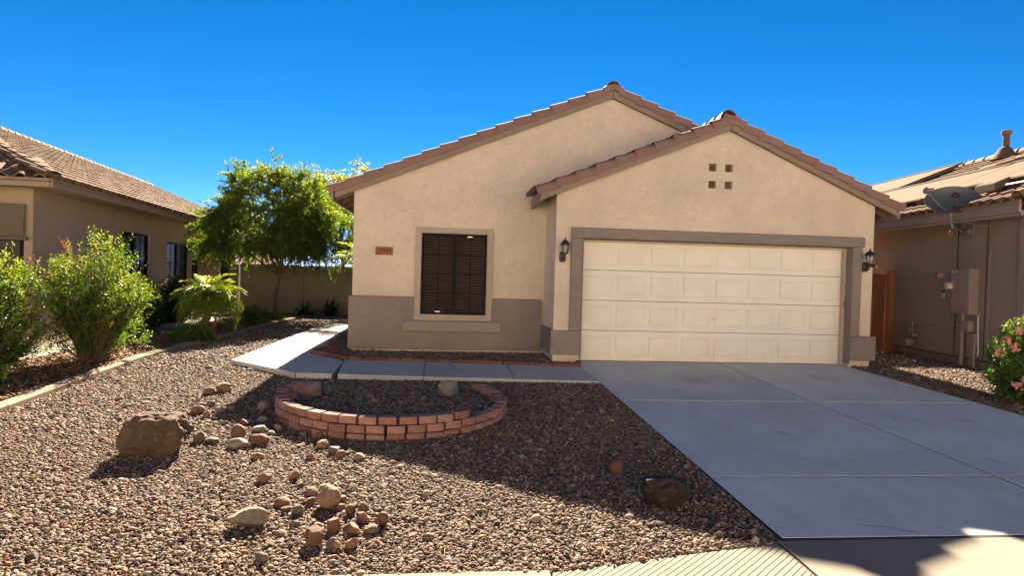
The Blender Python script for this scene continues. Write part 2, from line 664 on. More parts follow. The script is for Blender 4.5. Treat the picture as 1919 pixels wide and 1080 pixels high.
# ================================================================== rocks
def rock_mesh(name, seed, size, sub=3, rough=.18, cuts=6, cut_at=.72, freq=1.6, boxy=0.0, taper=0.0):
    rg = np.random.default_rng(seed)
    bm = bmesh.new()
    bmesh.ops.create_icosphere(bm, subdivisions=sub, radius=1.0)
    pl = []
    for _ in range(cuts):
        n = Vector(rg.normal(size=3)).normalized()
        pl.append((n, cut_at + rg.uniform(-.08, .16)))
    o = Vector(rg.uniform(-50, 50, 3))
    for v in bm.verts:
        p = v.co.copy()
        if boxy:
            p *= 1 + boxy * (1 / max(abs(p.x), abs(p.y), abs(p.z)) - 1)
            k = 1 - taper * (p.z * .5 + .5)
            p.x *= k
            p.y *= k
        d = 1 + rough * noise.fractal(p * freq + o, 1.0, 2.0, 4)
        p *= d
        for n, c in pl:
            t = p.dot(n) - c
            if t > 0:
                p -= n * t * .92
        p += p.normalized() * rough * .16 * noise.noise(p * 6 + o)
        v.co = p
    xs = [v.co for v in bm.verts]
    mn = Vector([min(p[i] for p in xs) for i in range(3)])
    mx = Vector([max(p[i] for p in xs) for i in range(3)])
    for v in bm.verts:
        for i in range(3):
            v.co[i] = ((v.co[i] - mn[i]) / (mx[i] - mn[i]) - .5) * size[i]
    me = bpy.data.meshes.new(name)
    bm.to_mesh(me)
    bm.free()
    me.polygons.foreach_set('use_smooth', [True] * len(me.polygons))
    if cuts > 3:
        try:
            me.set_sharp_from_angle(angle=R(32))
        except Exception:
            pass
    return me


# ================================================================== foliage
def leaf_mesh(name, P, D, L, W, tint, mat, parent, fold=.25, droop=.0):
    """many leaf-sized faces: P bases, D directions (n,3), L lengths, W widths"""
    n = len(P)
    off = np.array(OFFS.get(parent.name, Vector((0, 0, 0))))
    P = np.asarray(P, float) - off
    D = D / (np.linalg.norm(D, axis=1, keepdims=True) + 1e-9)
    rv = RNG.normal(size=(n, 3))
    S = np.cross(D, rv)
    S /= np.linalg.norm(S, axis=1, keepdims=True) + 1e-9
    N = np.cross(S, D)
    L = np.asarray(L).reshape(-1, 1) * np.ones((n, 1))
    W = np.asarray(W).reshape(-1, 1) * np.ones((n, 1))
    mid = P + D * L * .45
    a = mid + S * W * .5 + N * W * fold
    b = mid - S * W * .5 + N * W * fold
    tip = P + D * L + np.array([0, 0, -1.0]) * L * droop
    V = np.stack([P, a, tip, b], 1).reshape(-1, 3)
    me = bpy.data.meshes.new(name)
    me.vertices.add(4 * n)
    me.vertices.foreach_set('co', V.astype(np.float32).ravel())
    idx = np.arange(n)[:, None] * 4
    tri = np.concatenate([idx + np.array([[0, 1, 2]]), idx + np.array([[0, 2, 3]])], 1).reshape(-1)
    me.loops.add(6 * n)
    me.loops.foreach_set('vertex_index', tri.astype(np.int32))
    me.polygons.add(2 * n)
    me.polygons.foreach_set('loop_start', (np.arange(2 * n) * 3).astype(np.int32))
    at = me.attributes.new('tint', 'FLOAT', 'POINT')
    at.data.foreach_set('value', np.repeat(np.asarray(tint) * np.ones(n), 4).astype(np.float32))
    me.update(calc_edges=True)
    me.validate()
    return link(name, me, mat, parent)


def unit(v):
    return v / (np.linalg.norm(v, axis=-1, keepdims=True) + 1e-9)


def curve_pts(a, b, n=5, bow=.1, rg=RNG):
    a, b = np.array(a, float), np.array(b, float)
    d = b - a
    s = rg.normal(size=3) * np.linalg.norm(d) * bow
    return [a + d * t + s * math.sin(math.pi * t) for t in np.linspace(0, 1, n)]

# ================================================================== THE SETTING
mb = MB()
ys = [700, 0, -6.9, -8.2, -8.24, -700]
zs_ = [0, 0, -.1994, -.236, -.52, -.52]
for i in range(5):
    mb.add([(-700, ys[i + 1], zs_[i + 1] - .012), (700, ys[i + 1], zs_[i + 1] - .012), (700, ys[i], zs_[i] - .012), (-700, ys[i], zs_[i] - .012)], [(0, 1, 2, 3)])
tag(mb.build('ground', M_SOIL, fix=False), kind='structure')
mb = MB().box(-700, 700, -20, -8.42, -.6, -.385)
tag(mb.build('road', M_ASPHALT), kind='structure')
mb = MB().prism_z([(-700, -8.42), (700, -8.42), (700, -8.215), (-700, -8.215)], -.25, -.002, G)
tag(mb.build('kerb', M_SIDEWALK, bevel=.02), kind='structure')


def slab(poly, z0, z1, mat, root, zf=G, name='slab', bevel=.004):
    return MB().prism_z(poly, z0, z1, zf).build(name, mat, root, bevel)


# driveway: six slabs with open joints
drive = thing('driveway', None, None)
tag(drive, kind='structure')
g = .011
xs_ = [-.05, 2.52, 4.885]
yv = [.24, -2.82, -5.61, -6.755]
for i in range(2):
    for j in range(3):
        slab([(xs_[i] + g, yv[j + 1] + g), (xs_[i + 1] - g, yv[j + 1] + g), (xs_[i + 1] - g, yv[j] - g), (xs_[i] + g, yv[j] - g)], -.15, .006, M_DRIVE, drive, bevel=.002)
MB().prism_z([(-.04, -6.768), (4.87, -6.768), (4.87, .2), (-.04, .2)], -.14, .0035, G).build('joint_filler', M_DARKGAP, drive)
cr_ = [(.62, -6.56), (.70, -6.585), (.78, -6.60), (.86, -6.655), (.93, -6.69), (1.0, -6.744)]
mb = MB()
for (xa, ya), (xb, yb) in zip(cr_, cr_[1:]):
    mb.prism_z([(xa, ya - .003), (xb, yb - .003), (xb, yb + .003), (xa, ya + .003)], .0, .0068, G)
mb.build('hairline_crack', M_DARKGAP, drive)
# sidewalk with the apron before the driveway, slabs left of the ramp flare
walk2 = thing('sidewalk', None, None)
tag(walk2, kind='structure')
slab([(-.085, -8.2), (2.5, -8.2), (2.5, -6.770), (-.085, -6.782)], -.15, .004, M_SIDEWALK, walk2)
slab([(2.51, -8.2), (5.2, -8.2), (5.2, -6.765), (2.51, -6.770)], -.15, .004, M_SIDEWALK, walk2)
slab([(5.21, -8.2), (9.5, -8.2), (9.5, -6.9), (5.21, -6.765)], -.15, .004, M_SIDEWALK, walk2)
slab([(-4.2, -8.2), (-1.63, -8.2), (-1.63, -7.115), (-4.2, -7.14)], -.15, .008, M_SIDEWALK, walk2)
slab([(-8.0, -8.2), (-4.21, -8.2), (-4.21, -7.14), (-8.0, -7.18)], -.15, .008, M_SIDEWALK, walk2)
flare = [(-1.62, -8.2), (-.10, -8.2), (-.10, -6.792), (-.7, -6.913), (-1.2, -7.03), (-1.62, -7.115)]
slab(flare, -.15, -.006, M_SIDEWALK, walk2, name='grooved_slab', bevel=.004)
mb = MB()
gd = Vector((.754, .657, 0))
gn = Vector((-.657, .754, 0))
fl_planes = []
for i in range(len(flare)):
    p, q = flare[i], flare[(i + 1) % len(flare)]
    a, b = q[1] - p[1], -(q[0] - p[0])
    ln = math.hypot(a, b)
    fl_planes.append((a / ln, b / ln, (a * p[0] + b * p[1]) / ln - .006))
for k in range(-60, 60):
    o = k * .036
    for w0, w1, h in ((-.0155, .0155, .006),):
        c = Vector((-.8, -7.4, 0)) + gn * o
        quad = [c + gn * w0 - gd * 2, c + gn * w0 + gd * 2, c + gn * w1 + gd * 2, c + gn * w1 - gd * 2]
        pp = clip_poly([(p.x, p.y) for p in quad], fl_planes)
        if pp:
            mb.prism_z(pp, -.02, .000, G)
mb.build('raised_rib', M_SIDEWALK, walk2, bevel=.006, seg=1)

# front walk of the main house
fw_ = thing('front_walkway', None, None)
tag(fw_, kind='structure')
lift = lambda x, y: .012 + .055 * min(1, max(0, -x / 4.2)) + .6 * G(x, y)
slab([(-5.54, -.58), (-4.56, .25), (-4.58, 3.0), (-4.6, 6.4), (-5.47, 6.4), (-5.5, 3.0)], -.14, 0, M_WALK, fw_, lift, bevel=.014)
slab([(-5.55, -.60), (-4.345, -1.66), (-3.93, -.42), (-4.57, .23)], -.14, 0, M_WALK, fw_, lift, bevel=.014)
slab([(-4.325, -1.672), (-3.84, -1.69), (-3.86, -.55), (-3.93, -.49)], -.14, 0, M_WALK, fw_, lift, bevel=.014)
slab([(-3.75, -1.70), (-2.575, -1.73), (-2.60, -.44), (-3.86, -.42)], -.14, 0, M_WALK, fw_, lift)
slab([(-2.565, -1.73), (-1.30, -1.75), (-1.275, -.47), (-2.59, -.44)], -.14, 0, M_WALK, fw_, lift)
slab([(-1.288, -1.75), (-.065, -1.775), (-.065, -.50), (-1.263, -.47)], -.14, 0, M_WALK, fw_, lift)

# concrete edging along the neighbour's bed
edge = [(-6.8, -8.0), (-6.88, -5.0), (-6.93, -3.5), (-6.99, -2.1), (-7.06, -.2), (-7.04, 1.4), (-6.93, 3.3), (-6.9, 5.6), (-6.74, 8.2), (-6.6, 9.4)]
for a, b in ((0, 3), (3, 4), (4, 6), (6, 9)):
    mb = MB()
    pts = edge[a:b + 1]
    lft = [(x - .085, y) for x, y in pts]
    rgt = [(x + .085, y) for x, y in pts]
    poly = rgt + lft[::-1]
    if a:
        poly[0] = (poly[0][0], poly[0][1] + .006)
        poly[-1] = (poly[-1][0], poly[-1][1] + .006)
    n = len(pts)
    for i in range(n - 1):
        q = [rgt[i], rgt[i + 1], lft[i + 1], lft[i]]
        mb.prism_z(q, -.1, .055 + .006 * math.sin(i * 3 + a), G)
    if a == 0:
        kr = mb.build('garden_edging', M_KERB, None, .012)
        tag(kr, kind='structure')
    else:
        mb.build('edging_length', M_KERB, kr, .012)

mb = MB()
mb.prism_z([(-9.25, -8), (-7.07, -8), (-7.10, -2), (-7.14, 1), (-7.0, 4), (-6.84, 8.2), (-6.7, 10.5), (-9.3, 10.5)], -.08, .012, G)
tag(mb.build('planting_bed', M_MULCHSOIL), kind='structure')
pth = thing('path', None, None)
tag(pth, kind='structure')
for y0, y1 in ((-3.4, -.9), (-.89, 1.6), (1.61, 4.2), (4.21, 6.6), (6.61, 8.6)):
    slab([(-9.14, y0), (-8.50 + .05 * math.sin(y0), y0), (-8.48 + .05 * math.sin(y1), y1), (-9.14, y1)], -.1, .03, M_SIDEWALK, pth)
slab([(-9.9, 8.61), (-8.0, 8.61), (-7.9, 9.9), (-9.9, 9.9)], -.1, .03, M_SIDEWALK, pth)


# ================================================================== MAIN HOUSE
WY = 1.154                                   # plane of the left wing; the garage stands at y = 0
ML, MA, MZ0, MZ1 = -4.009, .7224, 2.913, 4.844
MS = (MZ1 - MZ0) / (MA - ML)
GL, GR, GA = -.4644, 5.2793, 2.5216
GZ0, GZ1 = 2.8626, 4.0764
GSL, GSR = (GZ1 - GZ0) / (GA - GL), (GZ1 - GZ0) / (GR - GA)
house = thing('house', 'tan stucco single-storey house with two tiled gables and a cream garage door', 'house', (0, 0, 0))

# walls
mb = MB()
fnw = lambda u, z, d: (u, WY + d, z)
wall(mb, fnw, ML, 5.4, -.15, 5.2, [(-2.77, -1.56, .70, 2.205)], .12, [(-MS, 1, MZ0 - MS * ML + .06), (MS, 1, MZ1 + MS * MA + .06)])
mb.add([(ML, 13, -.15), (GR, 13, -.15), (GR, 13, 2.9), (MA, 13, 4.85), (ML, 13, 2.9)], [(0, 1, 2, 3, 4)])
mb.add([(ML, WY, -.15), (ML, 13, -.15), (ML, 13, 2.97), (ML, WY, 2.97)], [(0, 1, 2, 3)])
mb.build('wing_wall', M_STUCCO, house)
mb = MB()
vents = [(2.187, 2.322, 3.075, 3.205), (2.480, 2.615, 3.075, 3.205), (2.187, 2.322, 3.370, 3.500), (2.480, 2.615, 3.370, 3.500)]
fng = lambda u, z, d: (u, d, z)
wall(mb, fng, GL, GR, -.15, 4.3, [(0, 4.88, -.15, 2.134), *vents], .11, [(-GSL, 1, GZ0 - GSL * GL + .06), (GSR, 1, GZ1 + GSR * GA + .06)])
for x in (GL, GR):
    mb.add([(x, 0, -.15), (x, 13 if x > 0 else WY + .05, -.15), (x, 13 if x > 0 else WY + .05, 2.95), (x, 0, 2.95)], [(0, 1, 2, 3)])
mb.build('garage_wall', M_STUCCO, house)
for a, b, c, d in vents:
    MB().box(a - .01, b + .01, .085, .105, c - .01, d + .01).build('gable_vent', M_VENT, house)

# taupe wainscot, proud of the wall, with a sloped cap
def lprism(poly, z0, z1, name, mat=M_TRIM, bevel=.012):
    return MB().prism_z(poly, z0, z1).build(name, mat, house, bevel, seg=3)


MB().prism_y([(-4.066, .048), (-.518, .048), (-.518, 1.026), (-1.440, 1.026), (-1.440, .589), (-2.888, .589), (-2.888, 1.022), (-4.066, 1.022)],
             WY - .055, WY - .001).build('wainscot', M_TRIM, house, .012, seg=3)
MB().box(-4.0655, ML - .001, WY + .001, 9, .048, 1.0215).build('wainscot', M_TRIM, house, .008)
lprism([(-.516, -.058), (-.003, -.058), (-.003, -.001), (GL - .001, -.001), (GL - .001, WY - .003), (-.516, WY - .003)], .135, .552, 'wainscot')
lprism([(4.873, -.058), (5.360, -.058), (5.360, .7), (GR + .001, .7), (GR + .001, -.001), (4.873, -.001)], .115, .546, 'wainscot')
# door surround
MB().box(-.200, -.003, -.050, -.001, .556, 2.131).build('door_jamb', M_TRIM, house, .010)
MB().box(4.873, 5.046, -.050, -.001, .550, 2.131).build('door_jamb', M_TRIM, house, .010)
MB().box(-.205, 5.076, -.075, -.001, 2.133, 2.312).build('lintel', M_TRIM, house, .014)
# jamb returns inside the opening are painted like the trim
MB().box(4.868, 4.8785, -.045, .14, .06, 2.13).build('door_reveal', M_TRIM, house)
MB().box(.0015, .012, -.045, .14, .06, 2.13).build('door_reveal', M_TRIM, house)
MB().box(-.003, 4.883, -.0, .14, 2.126, 2.1325).build('door_reveal', M_TRIM, house)
mb = MB()
mb.box(-.02, .035, .14, .205, -.02, 2.12)
mb.box(4.825, 4.90, .14, .205, -.02, 2.12)
mb.box(.037, 4.823, .14, .205, 2.085, 2.12)
mb.build('door_frame', M_DOORFRAME, house, .004)
# window trim, sill
mb = MB()
y0, y1 = WY - .034, WY - .001
wall(mb, lambda u, z, d: (u, y0 + d, z), -2.885, -1.443, .592, 2.312, [(-2.772, -1.558, .698, 2.207)], .16)
mb.add([(-2.885, y0, .592), (-2.885, y1, .592), (-2.885, y1, 2.312), (-2.885, y0, 2.312)], [(0, 1, 2, 3)])
mb.add([(-1.443, y0, .592), (-1.443, y1, .592), (-1.443, y1, 2.312), (-1.443, y0, 2.312)], [(0, 1, 2, 3)])
mb.add([(-2.885, y0, 2.312), (-1.443, y0, 2.312), (-1.443, y1, 2.312), (-2.885, y1, 2.312)], [(0, 1, 2, 3)])
mb.build('window_trim', M_TRIM_LIGHT, house, fix=False)
MB().box(-3.072, -1.270, WY - .165, WY - .002, .396, .588).build('window_sill', M_SILL, house, .014)
# window
mb = MB()
yf = WY + .03
mb.box(-2.768, -2.728, yf, yf + .05, .702, 2.203)
mb.box(-1.602, -1.562, yf, yf + .05, .702, 2.203)
mb.box(-2.727, -1.603, yf, yf + .05, .702, .745)
mb.box(-2.727, -1.603, yf, yf + .05, 2.162, 2.203)
mb.box(-2.190, -2.135, yf - .004, yf + .05, .746, 2.161)
win = mb.build('window', M_WINFRAME, house, .004)
MB().box(-2.726, -2.192, yf + .012, yf + .018, .747, 2.160).build('pane', M_SCREEN, win)
MB().box(-2.133, -1.604, yf + .012, yf + .018, .747, 2.160).build('pane', M_SCREEN, win)
for u in (-2.459, -1.869):
    MB().box(u - .009, u + .009, yf + .006, yf + .011, .747, 2.160).build('muntin', M_WINFRAME, win)
for z in (1.10, 1.455, 1.81):
    for u0, u1 in ((-2.726, -2.470), (-2.448, -2.192), (-2.133, -1.880), (-1.858, -1.604)):
        MB().box(u0, u1, yf + .006, yf + .011, z - .008, z + .008).build('muntin', M_WINFRAME, win)
sl = None
for k in range(28):
    z = .765 + k * .0505
    if sl is None:
        mb = MB()
        mb.hexa([(-2.74, yf + .075, -.018), (-1.59, yf + .075, -.018), (-1.59, yf + .105, .016), (-2.74, yf + .105, .016)],
                [(-2.74, yf + .072, -.015), (-1.59, yf + .072, -.015), (-1.59, yf + .102, .019), (-2.74, yf + .102, .019)])
        sl = mb.build('blind_slat', M_BLIND, win)
        o = sl
    else:
        o = sl.copy()
        COL.objects.link(o)
    o.location = (0, 0, z)
for x, z in ((-2.50, .748), (-1.93, 2.150)):
    MB().box(x, x + .09, yf - .012, yf - .001, z, z + .012).build('screen_latch', M_METAL, win)
recess(MB(), lambda u, z, d: (u, WY + d, z), -2.775, -1.555, .695, 2.21, .05, .35).build('room_box', M_ROOM, win)

# garage door: four sections of eight raised panels
mb = MB()
for k in range(4):
    mb.box(.015, 4.865, .222, .262, .014 + k * .530, .014 + k * .530 + .524)
gd_ = mb.build('garage_door', M_DOOR, house, .006)
MB().box(.02, 4.86, .228, .25, -.012, .0135).build('bottom_seal', M_DARKGAP, gd_)
MB().box(.02, 4.86, .264, .28, 0, 2.12).build('door_backing', M_DARKGAP, gd_)


def door_panel_mesh(w, h):
    loops = [(0, 0.0), (.003, -.010), (.014, -.010), (.046, -.0030), (.050, -.0042)]
    vs, fs = [], []
    for i, y in loops:
        vs += [(i, y, i), (w - i, y, i), (w - i, y, h - i), (i, y, h - i)]
    for a in range(len(loops) - 1):
        for e in range(4):
            e2 = (e + 1) % 4
            fs.append((a * 4 + e, a * 4 + e2, a * 4 + 4 + e2, a * 4 + 4 + e))
    m_ = (len(loops) - 1) * 4
    fs.append((m_, m_ + 1, m_ + 2, m_ + 3))
    me = bpy.data.meshes.new('panel')
    me.from_pydata(vs, [], fs)
    me.update()
    return me


pm = door_panel_mesh(.525, .345)
for k in range(4):
    for i in range(8):
        o = link('panel', pm, M_DOOR, gd_)
        o.location = (.083 + i * .5985, .2217, .014 + k * .530 + .09)
mb = MB()
mb.lathe([(.0, 0), (.022, 0), (.022, -.02), (.010, -.026), (.010, -.045), (.0, -.046)], (2.455, .222, .772), 10, 'y')
mb.box(2.40, 2.512, .166, .182, .762, .782)
mb.build('door_handle', M_METAL, gd_, .004)
MB().box(4.8285, 4.860, .120, .139, 1.06, 1.16).build('door_sensor', M_GREYMETAL, house, .003)


# ---- rake tiles
def rake_mesh(name, mirror, barrel):
    if barrel:
        out = [(-.012, -.118), (-.022, -.07), (-.020, -.025), (.004, .012), (.045, .034), (.095, .030), (.140, .004), (.165, -.03)]
    else:
        out = [(-.004, -.118), (-.012, -.07), (-.012, -.012), (-.004, .014), (.02, .028), (.07, .032), (.13, .022), (.175, .0)]
    inn = [(y + .014 * (1 if i < 4 else .3), z - .014 * (i / 7)) for i, (y, z) in enumerate(out)]
    Lt = .42
    vs, fs = [], []
    n = len(out)
    for x, k, lift_, wid in ((0, 1.0, .026, -.026), (Lt, 1.0, -.012, .006)):
        for y, z in out:
            vs.append((x, y + (wid if y < .05 else -wid), z + lift_))
        for y, z in inn:
            vs.append((x, y + (wid if y < .05 else -wid), z + lift_))
    for i in range(n - 1):
        fs.append((i, i + 1, 2 * n + i + 1, 2 * n + i))                    # outer
        fs.append((n + i + 1, n + i, 3 * n + i, 3 * n + i + 1))            # inner
        fs.append((i + 1, i, n + i, n + i + 1))                            # lower end
        fs.append((2 * n + i, 2 * n + i + 1, 3 * n + i + 1, 3 * n + i))    # upper end
    fs.append((0, 2 * n, 3 * n, n))
    fs.append((n - 1, 2 * n - 1, 4 * n - 1, 3 * n - 1))
    if mirror:
        vs = [(x, -y, z) for x, y, z in vs]
        fs = [f[::-1] for f in fs]
    me = bpy.data.meshes.new(name)
    me.from_pydata(vs, [], fs)
    bm = bmesh.new()
    bm.from_mesh(me)
    bmesh.ops.recalc_face_normals(bm, faces=bm.faces)
    bm.to_mesh(me)
    bm.free()
    me.polygons.foreach_set('use_smooth', [True] * len(me.polygons))
    me.set_sharp_from_angle(angle=R(40))
    me.materials.append(M_TILE)
    return me


RK = {(s, b): rake_mesh('rake_tile', s, b) for s in (False, True) for b in (False, True)}


def rake_row(x_start, z_line, slope, yw, left, barrel, length, first=0.0):
    """tiles up a slope; z_line(x) is the barge's lower edge"""
    a = math.atan(slope)
    c, s = math.cos(a), math.sin(a)
    exp = .362
    k = 0
    d = 0.0
    while d < length:
        sg = 1 if left else -1
        ex = Vector((sg * c, 0, s))
        ez = Vector((-sg * s, 0, c))
        ey = ez.cross(ex)
        px = x_start + sg * c * d
        o = link('rake_tile', RK[(not left, barrel)], None, house)
        p = Vector((px, yw, z_line(x_start) + s * d)) + Vector((0, 0, 1)) * (.205 / c)
        mt = Matrix((ex, ey, ez)).transposed().to_4x4()
        mt.translation = p + Vector((random.uniform(-.004, .004), random.uniform(-.004, .004), random.uniform(-.003, .003)))
        o.matrix_local = mt @ Matrix.Rotation(R(random.uniform(-.5, .5)), 4, 'Y')
        d += exp
        k += 1


mline = lambda x: MZ0 + MS * (x - ML) if x < MA else MZ1 - MS * (x - MA)
gline = lambda x: GZ0 + GSL * (x - GL) if x < GA else GZ1 - GSR * (x - GA)
rake_row(-4.47, mline, MS, WY - .115, True, False, 5.20)
rake_row(-.85, gline, GSL, -.115, True, True, 3.36)
rake_row(5.76, gline, GSR, -.115, False, False, 3.28)
x0r = MA + .18 + .362 * math.cos(math.atan(MS)) * 6
rake_row(x0r, mline, MS, WY - .115, False, False, .362 * 5.9)


# apex pieces and ridge caps
def cap_mesh(name, L, r0, r1, rise, mat, n=9, half=1.0, thick=.014):
    """barrel cap, axis along +y from its open front end"""
    vs, fs = [], []
    for y, r_ in ((0, r0), (L, r1)):
        for q in (0, thick):
            for i in range(n):
                an = math.pi * i / (n - 1)
                vs.append(((r_ - q) * math.cos(an) * half, y, (rise * r_ / r0 - q) * math.sin(an)))
    for i in range(n - 1):
        fs.append((i, i + 1, 2 * n + i + 1, 2 * n + i))
        fs.append((n + i + 1, n + i, 3 * n + i, 3 * n + i + 1))
        fs.append((i + 1, i, n + i, n + i + 1))
        fs.append((2 * n + i, 2 * n + i + 1, 3 * n + i + 1, 3 * n + i))
    fs += [(0, 2 * n, 3 * n, n), (n - 1, 2 * n - 1, 4 * n - 1, 3 * n - 1)]
    me = bpy.data.meshes.new(name)
    me.from_pydata(vs, [], fs)
    bm = bmesh.new()
    bm.from_mesh(me)
    bmesh.ops.recalc_face_normals(bm, faces=bm.faces)
    bm.to_mesh(me)
    bm.free()
    me.polygons.foreach_set('use_smooth', [True] * len(me.polygons))
    me.set_sharp_from_angle(angle=R(40))
    me.materials.append(mat)
    return me


def apex_piece(xa, za, sl_, sr_, yw):
    prof = [(-.020, -.125), (-.030, -.07), (-.030, -.01), (-.018, .018), (.02, .038), (.08, .042), (.17, .03)]
    vs, fs = [], []
    st = [(-.20, 0), (-.10, .02), (0, .028), (.10, .02), (.20, 0)]
    for dx, ex_ in st:
        zb = za - (sl_ * -dx if dx < 0 else sr_ * dx) + (ex_ if dx else .0)
        for y, z in prof:
            f_ = 1 - .35 * max(0, 1 - abs(dx) / .2) * (1 if z < -.05 else 0)
            vs.append((xa + dx, yw + y, zb + .232 + z * f_))
    n = len(prof)
    for i in range(len(st) - 1):
        for j in range(n - 1):
            fs.append((i * n + j, (i + 1) * n + j, (i + 1) * n + j + 1, i * n + j + 1))
    fs.append(tuple(range(n)))
    m_ = (len(st) - 1) * n
    fs.append(tuple(range(m_ + n - 1, m_ - 1, -1)))
    MB().add(vs, fs).build('apex_tile', M_TILE, house, smooth=True)


apex_piece(MA, MZ1, MS, MS, WY - .118)
apex_piece(GA, GZ1, GSL, GSR, -.118)
CAP = cap_mesh('ridge_cap', .43, .150, .125, .155, M_TILE)
for xa, za, y_, n_ in ((MA, MZ1 + .175, WY - .09, 9), (GA - .05, GZ1 + .200, -.10, 6)):
    for k in range(n_):
        o = link('ridge_cap', CAP, None, house)
        o.location = (xa, y_ + k * .36, za)
        o.rotation_euler = (R(-1.8), 0, 0)

# roof decks (solid) under the tiles
def deck(pts, y0_, y1_):
    top = [(x, z + .045) for x, z in pts]
    MB().prism_y(pts + top[::-1], y0_, y1_).build('roof_deck', M_UNDER, house)


o_ = .145
deck([(-4.40, mline(-4.40) + o_), (MA, MZ1 + o_), (5.72, mline(5.72) + o_)], WY - .058, 13.4)
deck([(-.74, gline(-.74) + o_), (GA, GZ1 + o_), (5.66, gline(5.66) + o_)], -.058, WY - .062)

# barge boards
def barge(x0, x1, line, yw, w=.150):
    s_ = [(x0, line(x0)), (x1, line(x1)), (x1, line(x1) + w), (x0, line(x0) + w)]
    if x0 > x1:
        s_ = s_[::-1]
    MB().prism_y(s_, yw - .100, yw - .060).build('barge_board', M_BARGE, house, .004)


barge(-4.34, MA - .003, mline, WY)
barge(MA + .003, 5.0, mline, WY)
barge(-.725, GA - .003, gline, 0)
barge(GA + .003, 5.64, gline, 0)
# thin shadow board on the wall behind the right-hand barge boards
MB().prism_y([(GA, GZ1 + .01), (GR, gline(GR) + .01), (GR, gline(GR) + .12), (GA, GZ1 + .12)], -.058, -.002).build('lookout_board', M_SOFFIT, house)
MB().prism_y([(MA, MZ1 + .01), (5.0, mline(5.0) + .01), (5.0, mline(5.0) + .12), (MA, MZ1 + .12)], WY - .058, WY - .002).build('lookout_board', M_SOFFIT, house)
# eave fascias and rafter tails
def eave(xe, xw, y0_, y1_, line, sgn):
    z = line(xe)
    MB().box(min(xe, xe + sgn * .035), max(xe, xe + sgn * .035), y0_, y1_, z - .03, z + .155).build('eave_fascia', M_BARGE, house, .004)
    y = y0_ + .30
    while y < min(y1_, 8):
        a, b = xe + sgn * .037, xw
        MB().prism_y([(a, line(a) - .005), (b, line(b) - .005), (b, line(b) + .135), (a, line(a) + .135)][::(1 if a < b else -1)], y, y + .045).build('rafter_tail', M_SOFFIT, house)
        y += .61


eave(-4.40, ML, WY - .098, 13.3, mline, 1)
eave(-.76, GL, -.098, WY - .004, gline, 1)
eave(5.68, GR, -.098, 12.0, gline, -1)


# ---- S tiles (shared by all roofs)
def stile_geom(w, L, h=.052, n=8, lift=.030, lip=.020):
    us = np.linspace(0, 1, n + 1)
    prof = [h * math.sin(math.pi * u / .62) if u < .62 else -.35 * h * math.sin(math.pi * (u - .62) / .38) for u in us]
    vs, fs = [], []
    for (y, dz) in ((0, lift), (L, 0)):
        for u, z in zip(us, prof):
            vs.append((u * w * 1.03, y, z + dz))
    for u, z in zip(us, prof):
        vs.append((u * w * 1.03, 0, z + lift - lip))
    for u, z in zip(us, prof):
        vs.append((u * w * 1.03, L * .5, z - .004))
    n1 = n + 1
    for i in range(n):
        fs.append((i, i + 1, n1 + i + 1, n1 + i))
        fs.append((2 * n1 + i, 2 * n1 + i + 1, i + 1, i))
        fs.append((2 * n1 + i + 1, 2 * n1 + i, 3 * n1 + i, 3 * n1 + i + 1))
    return vs, fs


def stile_mesh(name, mat, **kw):
    vs, fs = stile_geom(**kw)
    me = bpy.data.meshes.new(name)
    me.from_pydata(vs, [], fs)
    me.polygons.foreach_set('use_smooth', [True] * len(me.polygons))
    me.set_sharp_from_angle(angle=R(50))
    me.materials.append(mat)
    return me


def tile_field(root, me, mat, spots, limit, name='roof_tile', kw=None):
    """spots: matrices, the most visible first; the first ones single, the rest joined"""
    for m_ in spots[:limit]:
        o = link(name, me, None, root)
        o.matrix_local = m_
    rest = spots[limit:]
    if rest:
        vs, fs = stile_geom(**kw)
        V = np.array([(*v, 1) for v in vs])
        F = np.array(fs)
        allv, allf, tt = [], [], []
        for i, m_ in enumerate(rest):
            allv.append((V @ np.array(m_.transposed()))[:, :3])
            allf.append(F + i * len(V))
            tt.append(np.full(len(V), random.random()))
        allv = np.concatenate(allv)
        allf = np.concatenate(allf)
        mesh = bpy.data.meshes.new(name)
        mesh.from_pydata(allv.tolist(), [], allf.tolist())
        at = mesh.attributes.new('tint', 'FLOAT', 'POINT')
        at.data.foreach_set('value', np.concatenate(tt).astype(np.float32))
        mesh.polygons.foreach_set('use_smooth', [True] * len(mesh.polygons))
        mesh.set_sharp_from_angle(angle=R(50))
        o = link(name, mesh, mat, root)
        o['kind'] = 'stuff'


def frame(ex, ey, p, jit=True):
    ez = ex.cross(ey)
    m_ = Matrix((ex, ey, ez)).transposed().to_4x4()
    j = Vector((random.uniform(-.004, .004), random.uniform(-.006, .006), random.uniform(-.003, .004))) if jit else Vector()
    m_.translation = Vector(p) + j
    return m_


TKW = dict(w=.265, L=.43)
ST_M = stile_mesh('roof_tile', M_TILE, **TKW)
ST_L = stile_mesh('roof_tile', M_TILE_L, **TKW)
ST_R = stile_mesh('roof_tile', M_TILE_R, **TKW)
